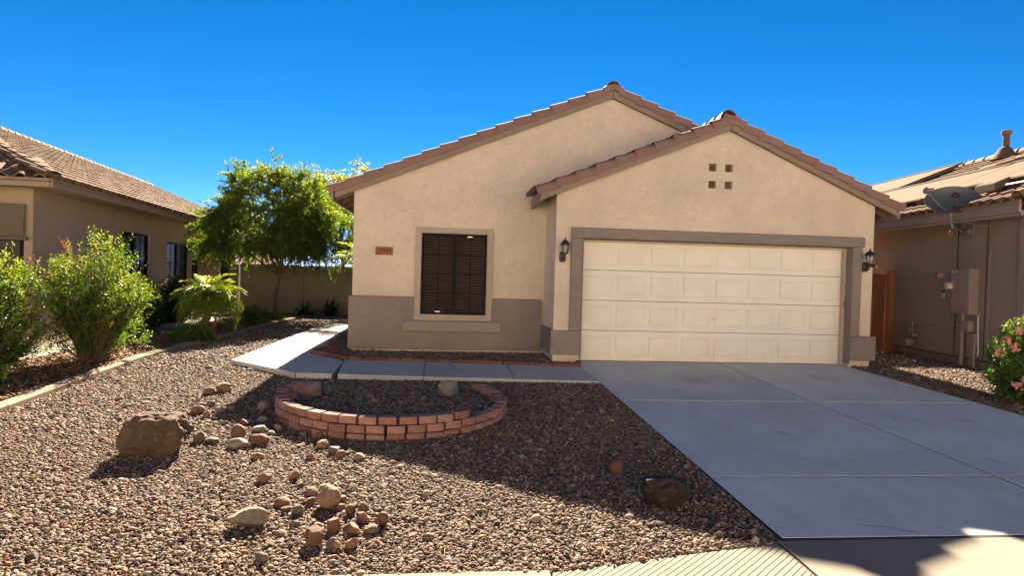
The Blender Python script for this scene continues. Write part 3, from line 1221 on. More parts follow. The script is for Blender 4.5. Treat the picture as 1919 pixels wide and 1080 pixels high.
# main house: fields that hardly show; the garage's left eave row ends show
sp_ = []
a = math.atan(GSL)
exv, eyv = Vector((0, -1, 0)), Vector((math.cos(a), 0, math.sin(a)))
for r_ in range(9):
    for c_ in range(4):
        d = r_ * .362
        x = -.855 + math.cos(a) * d
        if x > 2.3:
            continue
        sp_.append(frame(exv, eyv, (x, .30 + c_ * .262, gline(-.855) + .215 + math.sin(a) * d)))
a = math.atan(MS)
exv, eyv = Vector((0, -1, 0)), Vector((math.cos(a), 0, math.sin(a)))
first = list(sp_[:4])
for c_ in range(45):
    for r_ in range(14):
        d = r_ * .362
        sp_.append(frame(exv, eyv, (-4.48 + math.cos(a) * d, WY + .28 + c_ * .265, mline(-4.48) + .215 + math.sin(a) * d)))
exv, eyv = Vector((0, 1, 0)), Vector((-math.cos(a), 0, math.sin(a)))
for c_ in range(45):
    for r_ in range(14):
        d = r_ * .362
        sp_.append(frame(exv, eyv, (5.80 - math.cos(a) * d, WY + c_ * .265, mline(5.80) + .215 + math.sin(a) * d)))
a = math.atan(GSR)
exv, eyv = Vector((0, 1, 0)), Vector((-math.cos(a), 0, math.sin(a)))
for c_ in range(4):
    for r_ in range(9):
        d = r_ * .362
        sp_.append(frame(exv, eyv, (5.76 - math.cos(a) * d, .05 + c_ * .265, gline(5.76) + .215 + math.sin(a) * d)))
tile_field(house, ST_M, M_TILE, sp_, 8, kw=TKW)

# ================================================================== NEIGHBOUR ON THE LEFT (local x = outwards, y = away)
lh = thing('neighbor_house', 'tan house with brown barrel tile roof behind the green bushes at left', 'house', (-9.265, .80, 0), R(6), local=True)
mb = MB()
W1 = (3.68, 5.47, 1.17, 2.22)
W2 = (6.80, 8.75, .40, 2.12)
wall(mb, lambda u, z, d: (-d, u, z), 0, 9.15, -.2, 2.85, [W1, W2], .10)
wall(mb, lambda u, z, d: (u, d, z), -8, 0, -.2, 2.85, [(-2.9, -.13, .35, 2.38)], .14)
mb.add([(0, 9.15, -.2), (-1.3, 9.15, -.2), (-1.3, 9.15, 2.85), (0, 9.15, 2.85)], [(0, 1, 2, 3)])
mb.add([(-1.3, 9.15, -.2), (-1.3, 10.7, -.2), (-1.3, 10.7, 2.85), (-1.3, 9.15, 2.85)], [(0, 1, 2, 3)])
mb.build('side_wall', M_STUCCO_L, lh)
MB().box(-8, .92, 10.75, 20, -.2, 2.9).build('rear_wing', M_STUCCO_L, lh)
MB().box(-1.29, -.0, 9.16, 10.74, 2.45, 2.84).build('porch_beam', M_STUCCO_L, lh)
MB().box(.20, .62, 9.75, 10.05, -.05, 2.62).build('porch_column', M_STUCCO_L, lh, .015)
MB().box(-.3, .62, 9.76, 10.04, 2.622, 2.84).build('porch_beam', M_STUCCO_L, lh)
MB().box(-1.29, -.25, 10.66, 10.72, .0, 2.3).build('entry_door', M_ROOM, lh)
mb = MB()
mb.box(.08, .80, 10.69, 10.74, .1, 2.1)
swd = mb.build('side_window', M_WINFRAME, lh)
MB().box(.14, .74, 10.675, 10.688, .16, 2.04).build('pane', M_PANE, swd)
M_PANEL_L = mat_glass_dark('pane_grey_green', (.012, .015, .013), .25, .6)
M_VBLIND = mat_plain('vertical_blind', (.06, .065, .055), .8, var=.1)


def left_window(w, nmull, rows):
    s0, s1, z0, z1 = w
    mb = MB()
    t = .045
    x0_, x1_ = -.085, -.035
    mb.box(x0_, x1_, s0 + .002, s0 + t, z0 + .002, z1 - .002)
    mb.box(x0_, x1_, s1 - t, s1 - .002, z0 + .002, z1 - .002)
    mb.box(x0_, x1_, s0 + t + .001, s1 - t - .001, z0 + .002, z0 + t)
    mb.box(x0_, x1_, s0 + t + .001, s1 - t - .001, z1 - t, z1 - .002)
    c_ = (s0 + s1) / 2
    mb.box(x0_, x1_ + .005, c_ - .04, c_ + .04, z0 + t + .001, z1 - t - .001)
    f_ = mb.build('window', M_WINFRAME, lh, .003)
    for a, b in ((s0 + t, c_ - .041), (c_ + .041, s1 - t)):
        MB().box(-.070, -.064, a, b, z0 + t, z1 - t).build('pane', M_PANEL_L, f_)
        m_ = (a + b) / 2
        MB().box(-.063, -.055, m_ - .013, m_ + .013, z0 + t, z1 - t).build('muntin', M_WINFRAME, f_)
        for k in range(1, rows):
            z = z0 + (z1 - z0) * k / rows
            MB().box(-.0545, -.048, a, b, z - .012, z + .012).build('muntin', M_WINFRAME, f_)
    recess(MB(), lambda u, z, d: (-d, u, z), s0 - .01, s1 + .01, z0 - .01, z1 + .01, .05, .5).build('room_box', M_ROOM, f_)
    n_ = 16
    for k in range(n_):
        s = c_ + .05 + (s1 - c_ - .1) * k / n_
        MB().hexa([(-.12, s, z0), (-.10, s + .045, z0), (-.097, s + .045, z0), (-.117, s, z0)],
                  [(-.12, s, z1), (-.10, s + .045, z1), (-.097, s + .045, z1), (-.117, s, z1)]).build('blind_slat', M_VBLIND, f_)


left_window(W1, 1, 2)
left_window(W2, 1, 3)
fwin = MB().box(-2.88, -.15, .06, .10, .37, 2.36).build('window', M_WINFRAME, lh)
MB().box(-2.80, -.21, .045, .059, .43, 2.30).build('pane', M_PANE, fwin)
mb = MB()
n_ = 10
for i in range(n_):                                                   # hanging fabric, slightly bellied
    z0_, z1_ = 2.44 - .58 * i / n_, 2.44 - .58 * (i + 1) / n_
    b0, b1 = .05 * math.sin(i / n_ * 2.4), .05 * math.sin((i + 1) / n_ * 2.4)
    mb.hexa([(-3.0, -.03 - b0, z0_), (-.10, -.03 - b0, z0_), (-.10, -.022 - b0, z0_), (-3.0, -.022 - b0, z0_)],
            [(-3.0, -.03 - b1, z1_), (-.10, -.03 - b1, z1_), (-.10, -.022 - b1, z1_), (-3.0, -.022 - b1, z1_)])
shade = mb.build('sun_shade', M_AWNING, lh)
MB().tube([(-3.02, -.08, 1.85), (-.05, -.08, 1.86)], .035, 10).build('shade_roller', M_AWNING, shade)
# soffit, fascia
EX, EZ = .50, 2.69
mb = MB()
mb.box(EX - .02, EX + .02, -EX, 22, EZ, EZ + .145)
mb.box(-8.5, EX - .021, -EX - .02, -EX + .02, EZ, EZ + .145)
mb.build('eave_fascia', M_BARGE_L, lh, .004)
mb = MB()
mb.box(EX + .021, EX + .037, -EX - .03, 22, EZ + .06, EZ + .15)
mb.build('drip_board', M_BARGE_L, lh, .003)
MB().box(-8.4, EX - .022, -EX + .022, 22, EZ + .02, EZ + .05).build('soffit', M_BARGE_L, lh)
m_ = .4167
RX, RZ = -5.85, 2.80 + m_ * (.58 + 5.85)
mb = MB()
bz = 2.775
mb.add([(.55, -.55, bz), (.55, 24, bz), (RX, 24, RZ - .06), (RX, 5.85, RZ - .06)], [(0, 1, 2, 3)])
mb.add([(.55, -.55, bz), (RX, 5.85, RZ - .06), (-12.25, -.55, bz)], [(0, 1, 2)])
mb.add([(-12.25, -.55, bz), (RX, 5.85, RZ - .06), (RX, 24, RZ - .06), (-12.25, 24, bz)], [(0, 1, 2, 3)])
mb.build('roof_deck', M_UNDER, lh)
a = math.atan(m_)
ca, sa = math.cos(a), math.sin(a)
spots = []
ex, ey = Vector((0, 1, 0)), Vector((-ca, 0, sa))
for r_ in range(20):
    d = r_ * .362
    x = .60 - ca * d
    if x < RX + .05:
        continue
    for c_ in range(92):
        y = -.62 + c_ * .265
        if y + x < -.12:
            continue
        m0 = frame(ex, ey, (x, y, 2.815 + sa * d))
        spots.append((math.hypot(x + 7.03 - 9.265 + 9.265 - 7.0, y + 11.4), m0))
ex, ey = Vector((1, 0, 0)), Vector((0, ca, sa))
for r_ in range(8):
    d = r_ * .362
    y = -.60 + ca * d
    for c_ in range(10):
        x = .28 - c_ * .265
        if y + x > -.16:
            continue
        spots.append((math.hypot(x, y + 11.4) * .8, frame(ex, ey, (x, y, 2.815 + sa * d))))
spots.sort(key=lambda t: t[0])
tile_field(lh, ST_L, M_TILE_L, [s for _, s in spots], 290, kw=TKW)
CAP_L = cap_mesh('ridge_cap', .43, .125, .105, .125, M_TILE_L)
k = 0
y = 5.75
while y < 23:
    o = link('ridge_cap', CAP_L, None, lh)
    o.location = (RX, y, RZ + .02)
    y += .40
hv = Vector((-1, 1, m_)).normalized()
for k in range(20):                                                     # hip caps
    p = Vector((.56, -.56, 2.83)) + hv * (.39 * k)
    o = link('hip_cap', CAP_L, None, lh)
    ex = Vector((1, 1, 0)).normalized()
    ez = ex.cross(hv)
    o.matrix_local = Matrix((ex, hv, ez)).transposed().to_4x4()
    o.location = p

# ================================================================== NEIGHBOUR ON THE RIGHT (local: x = -outwards)
rh = thing('neighbor_house', 'brown house at right with tan solar mats on its tiled roof', 'house', (7.6, 2.4, 0), R(-6), local=True)
O = lambda xo, s, z: (-xo, s, z)


def obox(mb, x0, x1, s0, s1, z0, z1):
    return mb.box(-x1, -x0, s0, s1, z0, z1)


mb = MB()
wall(mb, lambda u, z, d: (d, u, z), -3.42, 14, -.2, 2.86, [(-3.30, -2.66, .42, 2.17)], .018)
mb.add([(.018, -3.30, .42), (.018, -2.66, .42), (.018, -2.66, 2.17), (.018, -3.30, 2.17)], [(0, 1, 2, 3)])
mb.add([(0, -3.42, -.2), (9, -3.42, -.2), (9, -3.42, 2.86), (0, -3.42, 2.86)], [(0, 1, 2, 3)])
mb.build('side_wall', M_STUCCO_R, rh)
obox(MB(), .001, .025, -3.41, 2.0, .150, .165).build('weep_screed', M_DARKGAP, rh)
obox(MB(), .001, .012, -3.41, 2.0, -.2, .149).build('stem_wall', mat_plain('stem_right', (.20, .155, .115), .9, var=.2), rh)
obox(MB(), -.01, .05, -3.52, -3.36, .05, 2.70).build('corner_post', M_STUCCO_R, rh)
for s in (-1.835, -2.60):
    obox(MB(), .001, .009, s - .006, s + .006, .17, 2.69).build('control_joint', M_DARKGAP, rh)
EXR, EZR = .52, 2.69
obox(MB(), EXR - .02, EXR + .02, -3.95, 14, EZR + .0, EZR + .20).build('eave_fascia', M_BARGE_L, rh, .004)
obox(MB(), EXR - .055, EXR - .021, -3.95, 14, EZR - .055, EZR + .03).build('drip_board', M_BARGE_L, rh, .003)
obox(MB(), -.2, EXR - .056, -3.95, 14, EZR + .01, EZR + .04).build('soffit', M_BARGE_L, rh)
RXR = -4.30
RZR = 2.88 + m_ * (.56 - RXR)
mb = MB()
mb.add([O(.55, -4.0, 2.83), O(.55, 14, 2.83), O(RXR, 14, RZR - .07), O(RXR, -4.0, RZR - .07)], [(0, 1, 2, 3)])
mb.add([O(-9.1, -4.0, 2.83), O(-9.1, 14, 2.83), O(RXR, 14, RZR - .07), O(RXR, -4.0, RZR - .07)], [(0, 1, 2, 3)])
mb.add([O(.55, -4.0, 2.83), O(RXR, -4.0, RZR - .07), O(-9.1, -4.0, 2.83)], [(0, 1, 2)])
mb.build('roof_deck', M_UNDER, rh)
spots = []
ex, ey = Vector((0, -1, 0)), Vector((ca, 0, sa))                        # upslope is local +x
for r_ in range(15):
    d = r_ * .362
    xo = .62 - ca * d
    if xo < RXR + .05:
        continue
    for c_ in range(62):
        s = -3.70 + c_ * .265
        spots.append((math.hypot(xo - 8, s + 13), frame(ex, ey, (-xo, s, 2.87 + sa * d))))
spots.sort(key=lambda t: t[0])
tile_field(rh, ST_R, M_TILE_R, [s for _, s in spots], 290, kw=TKW)
CAP_R = cap_mesh('ridge_cap', .43, .130, .105, .13, M_TILE_R)
for k in range(34):
    o = link('ridge_cap', CAP_R, None, rh)
    o.location = (-RXR, .7 + k * .385, RZR + .03)
plane_r = lambda xo: 2.93 + m_ * (.62 - xo)
# a row of big caps stepping over the slope above the mats
pa, pb = Vector(O(-1.95, .30, plane_r(-1.95) + .05)), Vector(O(-2.62, -1.6, plane_r(-2.62) + .12))
hv = (pb - pa).normalized()
for k in range(6):
    o = link('hip_cap', CAP_R, None, rh)
    ex = hv.cross(Vector((0, 0, 1))).normalized()
    ez = ex.cross(hv)
    o.matrix_local = Matrix((ex, hv, ez)).transposed().to_4x4()
    o.location = pa + hv * .37 * k
for k in range(14):                                                     # rake tiles at the street end
    d = .362 * k
    o = link('rake_tile', CAP_R, None, rh)
    ey = Vector((ca, 0, sa))
    ex = Vector((0, -1, 0))
    o.matrix_local = Matrix((ex, ey, ex.cross(ey))).transposed().to_4x4()
    o.location = Vector(O(.60 - ca * d, -4.0, 2.90 + sa * d))


def roof_panel(name, x0, x1, s0, s1, lift0, lift1, mat, th=.03):
    """panel lying on the slope between offsets x0 (low) and x1 (high)"""
    q = [(x0, s0, lift0), (x0, s1, lift0), (x1, s1, lift1), (x1, s0, lift1)]
    lo = [O(x, s, plane_r(x) + l_) for x, s, l_ in q]
    hi = [O(x, s, plane_r(x) + l_ + th) for x, s, l_ in q]
    return MB().hexa(lo, hi)


def solar(label, x0, x1, s0, s1, n, l0, l1):
    c_ = rh.matrix_basis @ Vector(O(x0, s0, plane_r(x0)))
    t = thing('solar_heating_mat', label, 'solar mat', (7.6, 2.4, 0), R(-6), 'solar mats on the right-hand roof', local=True)
    w = (s1 - s0) / n
    for i in range(n):
        roof_panel('panel', x0, x1, s0 + i * w + .006, s0 + (i + 1) * w - .006, l0, l1, M_MAT).build('panel', M_MAT, t, .006)
    for x, l_ in ((x0, l0), (x1, l1)):
        MB().tube([O(x, s0 - .12, plane_r(x) + l_ + .03), O(x, s1 + .1, plane_r(x) + l_ + .03)], .035, 8).build('header_pipe', M_MAT, t)
    for s in (s0 + .03, s1 - .03):
        roof_panel('edge_rail', x0, x1, s - .025, s + .025, l0 - .07, l1 - .07, M_MATDARK, .068).build('edge_rail', M_MATDARK, t)
    return t


solar('upper solar mat running along below the ridge of the right-hand roof', -1.95, -3.75, 3.7, 9.6, 5, .10, .12)
solar('long lower solar mat reaching down to the eave tiles behind the dish', .12, -1.80, -.75, 7.6, 7, .09, .10)
solar('short solar mat nearest the street with a pale header box', -.10, -1.75, -3.55, -.95, 2, .12, .12)
hb = thing('header_box', 'pale header box with a grey pipe below the front solar mat', 'box', (7.6, 2.4, 0), R(-6), local=True)
roof_panel('casing', .20, -.06, -2.98, -2.48, .05, .06, M_WHITE, .15).build('casing', M_MAT, hb, .02)
MB().tube([O(.1, -2.99, plane_r(.1) + .10), O(.08, -3.9, plane_r(.08) + .10)], .022, 8).build('pipe', M_GREYMETAL, hb)

vp = thing('vent_pipe', 'tall brown vent pipe with a ribbed boot on the right-hand ridge', 'vent pipe', (7.6, 2.4, 0), R(-6), local=True)
vx, vs_ = -3.89, 2.2
vz = plane_r(vx)
MB().lathe([(.075, vz - .05), (.075, vz + .40), (.085, vz + .405), (.085, vz + .425), (.075, vz + .43), (.075, vz + .58)], O(vx, vs_, 0), 14).build('pipe', M_TILE_R, vp, smooth=True)
MB().lathe([(.105, vz + .575), (.115, vz + .60), (.115, vz + .665), (.10, vz + .675), (.02, vz + .68)], O(vx, vs_, 0), 14).build('pipe_cap', M_TILE_R, vp, smooth=True)
prof = []
for k in range(9):
    r_ = .30 - .022 * k
    prof += [(r_ + .014, vz - .06 + .034 * k), (r_ - .006, vz - .06 + .034 * k + .02)]
MB().lathe(prof + [(.07, vz + .26)], O(vx + .02, vs_, 0), 20).build('ribbed_boot', M_TILE_R, vp, smooth=False)


def wthing(name, label, cat, group=None):
    return thing(name, label, cat, (7.6, 2.4, 0), R(-6), group, local=True)


# ---- satellite dish
dish = wthing('satellite_dish', 'grey oval satellite dish on a curved arm below the right-hand eave', 'satellite dish')
dc = Vector(O(.62, -2.53, 3.055))
ax = Vector((-.42, -.80, .40)).normalized()         # dish faces the street, tipped up
sx_ = Vector((0, 0, 1)).cross(ax).normalized()
sz_ = ax.cross(sx_)
vs, fs = [], []
NR, NA = 6, 32
a_, b_, dp = .43, .275, .075
for q, th in ((0, 0), (1, .012)):
    for i in range(NR + 1):
        r_ = i / NR
        for k in range(NA):
            an = 2 * math.pi * k / NA
            p = dc + sx_ * (a_ * r_ * math.cos(an)) + sz_ * (b_ * r_ * math.sin(an)) + ax * (dp * r_ * r_ - dp - th)
            vs.append(p)
st = (NR + 1) * NA
for q in (0, 1):
    for i in range(NR):
        for k in range(NA):
            k2 = (k + 1) % NA
            f_ = (q * st + i * NA + k, q * st + i * NA + k2, q * st + (i + 1) * NA + k2, q * st + (i + 1) * NA + k)
            fs.append(f_ if q == 0 else f_[::-1])
for k in range(NA):
    k2 = (k + 1) % NA
    fs.append((NR * NA + k, st + NR * NA + k, st + NR * NA + k2, NR * NA + k2))
MB().add(vs, fs).build('reflector', M_DISH, dish, smooth=True)
mb = MB()                                                                # dark rounded triangle mark with a pale dot
lc = dc + sx_ * .05 + sz_ * .12 + ax * (-dp + .026)
tri = []
for k in range(3):
    an = math.pi / 2 + 2 * math.pi * k / 3
    for dd in (-.28, 0, .28):
        rr = .078 if dd == 0 else .070
        tri.append(lc + sx_ * rr * math.cos(an + dd) * 1.05 + sz_ * rr * math.sin(an + dd) * .9)
mb.hexa  # noqa
n = len(tri)
mb.add([p for p in tri] + [p + ax * .004 for p in tri], [tuple(range(n)), tuple(range(2 * n - 1, n - 1, -1))] + [(i, (i + 1) % n, n + (i + 1) % n, n + i) for i in range(n)])
lg = mb.build('emblem', M_LOGO, dish)
cir = [lc + ax * .0045 + (sx_ * math.cos(t) + sz_ * math.sin(t)) * .018 + sz_ * -.008 for t in np.linspace(0, 2 * math.pi, 12, endpoint=False)]
MB().add(cir + [p + ax * .003 for p in cir], [tuple(range(12)), tuple(range(23, 11, -1))] + [(i, (i + 1) % 12, 12 + (i + 1) % 12, 12 + i) for i in range(12)]).build('emblem_dot', M_VENT, lg)
ab = dc - sz_ * .235 - sx_ * .06 + ax * -.05
lnb = dc - sx_ * .40 + sz_ * .02 + ax * .30
MB().tube([ab, (ab + lnb) / 2 - sz_ * .06, lnb - sz_ * .05], .016, 8).build('feed_arm', M_GREYMETAL, dish, smooth=True)
mb = MB()
q = lnb
mb.tube([q - sx_ * .085, q + sx_ * .085], .042, 12)
mb.tube([q - ax * .07 - sx_ * .03, q + ax * .06 - sx_ * .03], .034, 10)
mb.build('receiver', M_GREYMETAL, dish, .004, smooth=True)
wm = Vector(O(.02, -2.12, 2.52))
be = dc - sz_ * .17 - ax * .10
MB().tube([be, be + Vector((0, 0, -.16)) - ax * .05, be + Vector((.06, .06, -.30)), (be + wm) / 2 + Vector((.05, .05, -.17)), wm + Vector((-.10, -.02, -.02)), wm], .022, 10).build('mast_arm', M_GREYMETAL, dish, smooth=True)
mb = MB()
obox(mb, .001, .03, -2.25, -2.02, 2.40, 2.62)
mb.tube([wm + Vector((-.01, -.07, 0)), wm + Vector((-.01, .07, 0))], .06, 12)
mb.build('wall_bracket', M_GREYMETAL, dish, .005)
ring = [be + Vector((.0, .0, -.42)) + Vector((.065 * math.cos(t), .045 * math.cos(t), .055 * math.sin(t))) for t in np.linspace(0, 4 * math.pi, 30)]
MB().tube(ring, .007, 6).build('cable_coil', M_COPPER, dish, smooth=True)
MB().tube([be + Vector((.0, -.15, -.18)), be + Vector((.15, -.45, -.30)), be + Vector((.25, -.62, -.31))], .011, 6).build('stay_rod', M_GREYMETAL, dish)
MB().tube([O(.012, -1.86, 2.69), O(.012, -1.85, 2.2), O(.012, -1.865, 1.2), O(.012, -1.85, .20)], .007, 6).build('cable', M_DARKGAP, dish)

# ---- electric service
eb = wthing('electric_cabinet', 'large tan electric service cabinet on the right-hand brown wall', 'electric cabinet')
mb = MB()
obox(mb, .002, .17, -2.43, -1.92, .98, 1.82)
mb.build('cabinet', M_PANELBOX, eb, .010)
mb = MB()
obox(mb, .1715, .182, -2.41, -1.94, 1.00, 1.80)
mb.build('cabinet_door', M_PANELBOX, eb, .006)
mb = MB()
mb.lathe([(.026, 0), (.026, -.02), (.018, -.028), (0, -.028)], O(.183, -2.29, 1.11), 10, 'x')
obox(mb, .183, .20, -2.30, -2.28, 1.06, 1.11)
mb.build('latch', M_METAL, eb)
obox(MB(), .1825, .185, -2.06, -1.95, 1.755, 1.785).build('label_plate', M_WHITE, eb)
gm = MB().lathe([(.075, 0), (.075, -.03), (.066, -.035), (.066, -.085), (.055, -.10), (0, -.105)], O(.17, -1.93, 1.50), 16, 'x').build('meter_dial', M_WHITE, eb, smooth=True)
mb = MB()
mb.tube([O(.06, -2.13, .98), O(.06, -2.13, -.05)], .042, 10)
mb.build('conduit', M_PANELBOX, eb, smooth=True)
obox(MB(), .02, .13, -2.38, -2.20, .66, .86).build('junction_box', M_PANELBOX, eb, .012)
obox(MB(), .02, .10, -2.50, -2.31, .40, .64).build('junction_box', M_PANELBOX, eb, .008)
for s, r_ in ((-2.37, .018), (-2.45, .026)):
    MB().tube([O(.06, s, .40), O(.06, s, -.05)], r_, 8).build('conduit', M_PANELBOX, eb, smooth=True)
MB().tube([O(.05, -2.50, .98), O(.05, -2.52, .6), O(.05, -2.54, .36), O(.03, -2.50, .24)], .013, 8).build('conduit', M_CONDUIT, eb, smooth=True)

m1 = wthing('electric_meter', 'round glass meter on a small box, left of the service cabinet', 'meter')
mb = MB()
obox(mb, .002, .09, -1.72, -1.50, 1.55, 1.83)
mb.build('meter_box', M_PANELBOX, m1, .008)
MB().lathe([(.085, 0), (.085, -.03), (.072, -.035), (.072, -.10), (.05, -.118), (0, -.12)], O(.09, -1.56, 1.70), 18, 'x').build('meter_dial', M_PANELBOX, m1, smooth=True)
for dz in (.03, -.03):
    obox(MB(), .2085, .214, -1.60, -1.53, 1.70 + dz - .012, 1.70 + dz + .012).build('dial_window', M_DARKGAP, m1)
m2 = wthing('telephone_box', 'tan wall box with a white tag, below the round meter', 'utility box')
mb = MB()
obox(mb, .002, .10, -1.76, -1.50, 1.14, 1.50)
mb.build('casing', M_PANELBOX, m2, .02)
obox(MB(), .101, .115, -1.67, -1.58, 1.27, 1.36).build('tag', M_WHITE, m2, .004)
obox(MB(), .101, .112, -1.67, -1.58, 1.375, 1.41).build('tag', M_DARKGAP, m2, .004)
MB().tube([O(.05, -1.70, 1.14), O(.05, -1.71, .95), O(.05, -1.80, .87), O(.05, -2.10, .85)], .014, 8).build('conduit', M_PANELBOX, m2, smooth=True)

gmz = wthing('gas_meter', 'small grey gas meter low on the wall beside the wooden gate', 'gas meter')
mb = MB()
mb.lathe([(.0, -.13), (.09, -.13), (.105, -.10), (.105, .02), (.09, .05), (0, .05)], O(.14, -.72, .30), 16, 'x')
mb.build('meter_body', M_GREYMETAL, gmz, .004, smooth=True)
mb = MB()
obox(mb, .05, .17, -.82, -.66, .41, .50)
mb.build('meter_top', M_GREYMETAL, gmz, .02)
MB().lathe([(.0, -.04), (.05, -.035), (.05, .03), (0, .035)], O(.12, -.50, .46), 12, 'x').build('regulator', M_GREYMETAL, gmz, .004, smooth=True)
mb = MB()
mb.tube([O(.10, -.50, .46), O(.10, -.60, .50), O(.10, -.62, .66)], .014, 8)
mb.tube([O(.10, -.62, .62), O(.10, -.85, .62), O(.06, -1.05, .70), O(.02, -1.25, .70)], .014, 8)
mb.tube([O(.10, -.50, .44), O(.10, -.49, .2), O(.10, -.47, -.05)], .012, 8)
mb.tube([O(.10, -.70, .5), O(.10, -.70, .72)], .012, 8)
mb.build('pipe', M_GREYMETAL, gmz, smooth=True)

# ---- wooden side gate
gt = thing('side_gate', 'red-brown wooden plank gate between the garage corner and the brown house', 'gate', (6.6, 2.6, 0))
for i in range(14):
    x = 5.42 + i * .145
    MB().box(x, x + .137, 2.600 + .006 * (i % 2), 2.622 + .006 * (i % 2), .04 + .01 * math.sin(i * 2.1), 1.72 + .008 * math.sin(i * 3.7)).build('plank', M_GATE, gt, .004)
for z in (.35, 1.45):
    MB().box(5.40, 7.46, 2.631, 2.668, z, z + .09).build('rail', M_GATE, gt)
MB().box(7.475, 7.605, 2.52, 2.64, -.05, 1.80).build('post', M_POST, gt, .006)

# ================================================================== BACK WALL BETWEEN THE HOUSES
fn_ = thing('garden_wall', 'tan stucco block wall with pilasters across the side yard at the back', 'garden wall', (-7, 10.6, 0))
for x0, x1 in ((-9.0, -7.30), (-6.98, -5.30), (-4.98, -3.2)):
    MB().box(x0, x1, 10.62, 10.76, -.1, 1.54).build('wall_panel', M_FENCE, fn_)
for x0 in (-9.35, -7.30, -5.30):
    MB().box(x0 + .002, x0 + .318, 10.55, 10.83, -.1, 1.57).build('pilaster', M_FENCE, fn_, .008)
for x0, x1 in ((-9.0, -7.302), (-6.978, -5.302), (-4.978, -3.2)):
    MB().box(x0, x1, 10.60, 10.78, 1.542, 1.59).build('coping', M_FENCE, fn_, .006)

# ================================================================== THINGS ON THE FRONT WALL
def lantern(x, z0, label, sensor):
    t = thing('wall_lantern', label, 'wall lantern', (x, 0, z0), 0, 'lanterns beside the garage door')
    mb = MB()
    mb.prism_y([(x - .052, z0 + .02), (x - .03, z0), (x + .03, z0), (x + .052, z0 + .02), (x + .052, z0 + .15), (x + .03, z0 + .18), (x - .03, z0 + .18), (x - .052, z0 + .15)], -.03, -.002)
    mb.build('back_plate', M_BLACK, t, .006)
    lx = x + (.02 if not sensor else .0)
    c = (lx, -.135, 0)
    MB().tube([(x, -.03, z0 + .06), (x, -.07, z0 + .035), (lx, -.12, z0 + .06), (lx, -.135, z0 + .135)], .015, 8).build('arm', M_BLACK, t, smooth=True)
    zb = z0 + .135
    body = MB()
    body.lathe([(.0, zb), (.036, zb), (.046, zb + .012), (.046, zb + .022), (.0, zb + .022)], c, 6)
    for k in range(6):
        an = 2 * math.pi * k / 6
        body.tube([(c[0] + .044 * math.cos(an), c[1] + .044 * math.sin(an), zb + .02), (c[0] + .070 * math.cos(an), c[1] + .070 * math.sin(an), zb + .152)], .0065, 5)
    body.lathe([(.070, zb + .146), (.078, zb + .150), (.078, zb + .160), (.066, zb + .164), (0, zb + .164)], c, 6)
    body.build('cage', M_BLACK, t)
    roof = MB()
    roof.lathe([(.086, zb + .160), (.086, zb + .168), (.066, zb + .195), (.036, zb + .225), (.018, zb + .240), (.018, zb + .248), (.010, zb + .252), (.012, zb + .268), (.004, zb + .285), (.0, zb + .286)], c, 12)
    roof.build('roof', M_BLACK, t, smooth=True)
    for k in range(6):
        a0, a1 = 2 * math.pi * k / 6, 2 * math.pi * (k + 1) / 6
        q = [(.0405, zb + .024, a0), (.0405, zb + .024, a1), (.066, zb + .146, a1), (.066, zb + .146, a0)]
        pts = [(c[0] + r_ * math.cos(an), c[1] + r_ * math.sin(an), z) for r_, z, an in q]
        pt2 = [(c[0] + r_ * .95 * math.cos(an), c[1] + r_ * .95 * math.sin(an), z) for r_, z, an in q]
        MB().hexa(pt2, pts).build('glass_pane', M_GLASSP, t)
    MB().lathe([(.011, zb + .022), (.011, zb + .075), (.016, zb + .085), (.014, zb + .11), (.0, zb + .135)], c, 8).build('candle', M_CANDLE, t, smooth=True)
    if sensor:
        mb = MB()
        mb.tube([(x + .05, -.03, z0 + .10), (x + .085, -.10, z0 + .11), (x + .105, -.15, z0 + .105)], [.018, .020, .026], 10)
        mb.box(x + .02, x + .13, -.12, -.09, z0 + .125, z0 + .150)
        s_ = mb.build('motion_sensor', M_BLACK, t, .003, smooth=True)
        MB().lathe([(.0, .0), (.024, .0), (.024, -.012), (.012, -.022), (0, -.024)], (x + .107, -.153, z0 + .103), 10, 'y').build('sensor_lens', M_ORANGE, s_, smooth=True)


M_GLASSP = mat_glass_dark('lantern_glass', (.55, .53, .48), .12, .35)
lantern(-.345, 1.715, 'black six-sided wall lantern left of the cream garage door', False)
lantern(5.125, 1.700, 'black wall lantern with an orange-lens motion sensor right of the garage door', True)

pq = thing('number_plaque', 'orange wooden plaque with the dark house number 20949', 'plaque', (-3.45, WY, 1.77))
MB().box(-3.606, -3.294, WY - .030, WY - .001, 1.772, 1.920).build('board', M_PLAQUE, pq, .006)
rm = MB()
for b in ((-3.600, -3.300, 1.906, 1.914), (-3.600, -3.300, 1.778, 1.786), (-3.600, -3.592, 1.7865, 1.9055), (-3.308, -3.300, 1.7865, 1.9055)):
    rm.box(b[0], b[1], WY - .034, WY - .0305, b[2], b[3])
rm.build('border', M_BLIND, pq)
fc = bpy.data.curves.new('digits', 'FONT')
fc.body = '20949'
fc.size = .128
fc.align_x = 'CENTER'
fc.align_y = 'CENTER'
fc.extrude = .004
fc.offset = .0018
fc.space_character = 1.02
tmp = bpy.data.objects.new('digits', fc)
COL.objects.link(tmp)
bpy.context.view_layer.update()
dme = bpy.data.meshes.new_from_object(tmp.evaluated_get(bpy.context.evaluated_depsgraph_get()))
bpy.data.objects.remove(tmp)
dme.materials.clear()
o = link('digits', dme, M_BLACK, pq)
o.matrix_local = Matrix.Translation((0, -.036, .0765)) @ Matrix.Rotation(R(90), 4, 'X') @ Matrix.Diagonal((.80, 1, 1, 1))

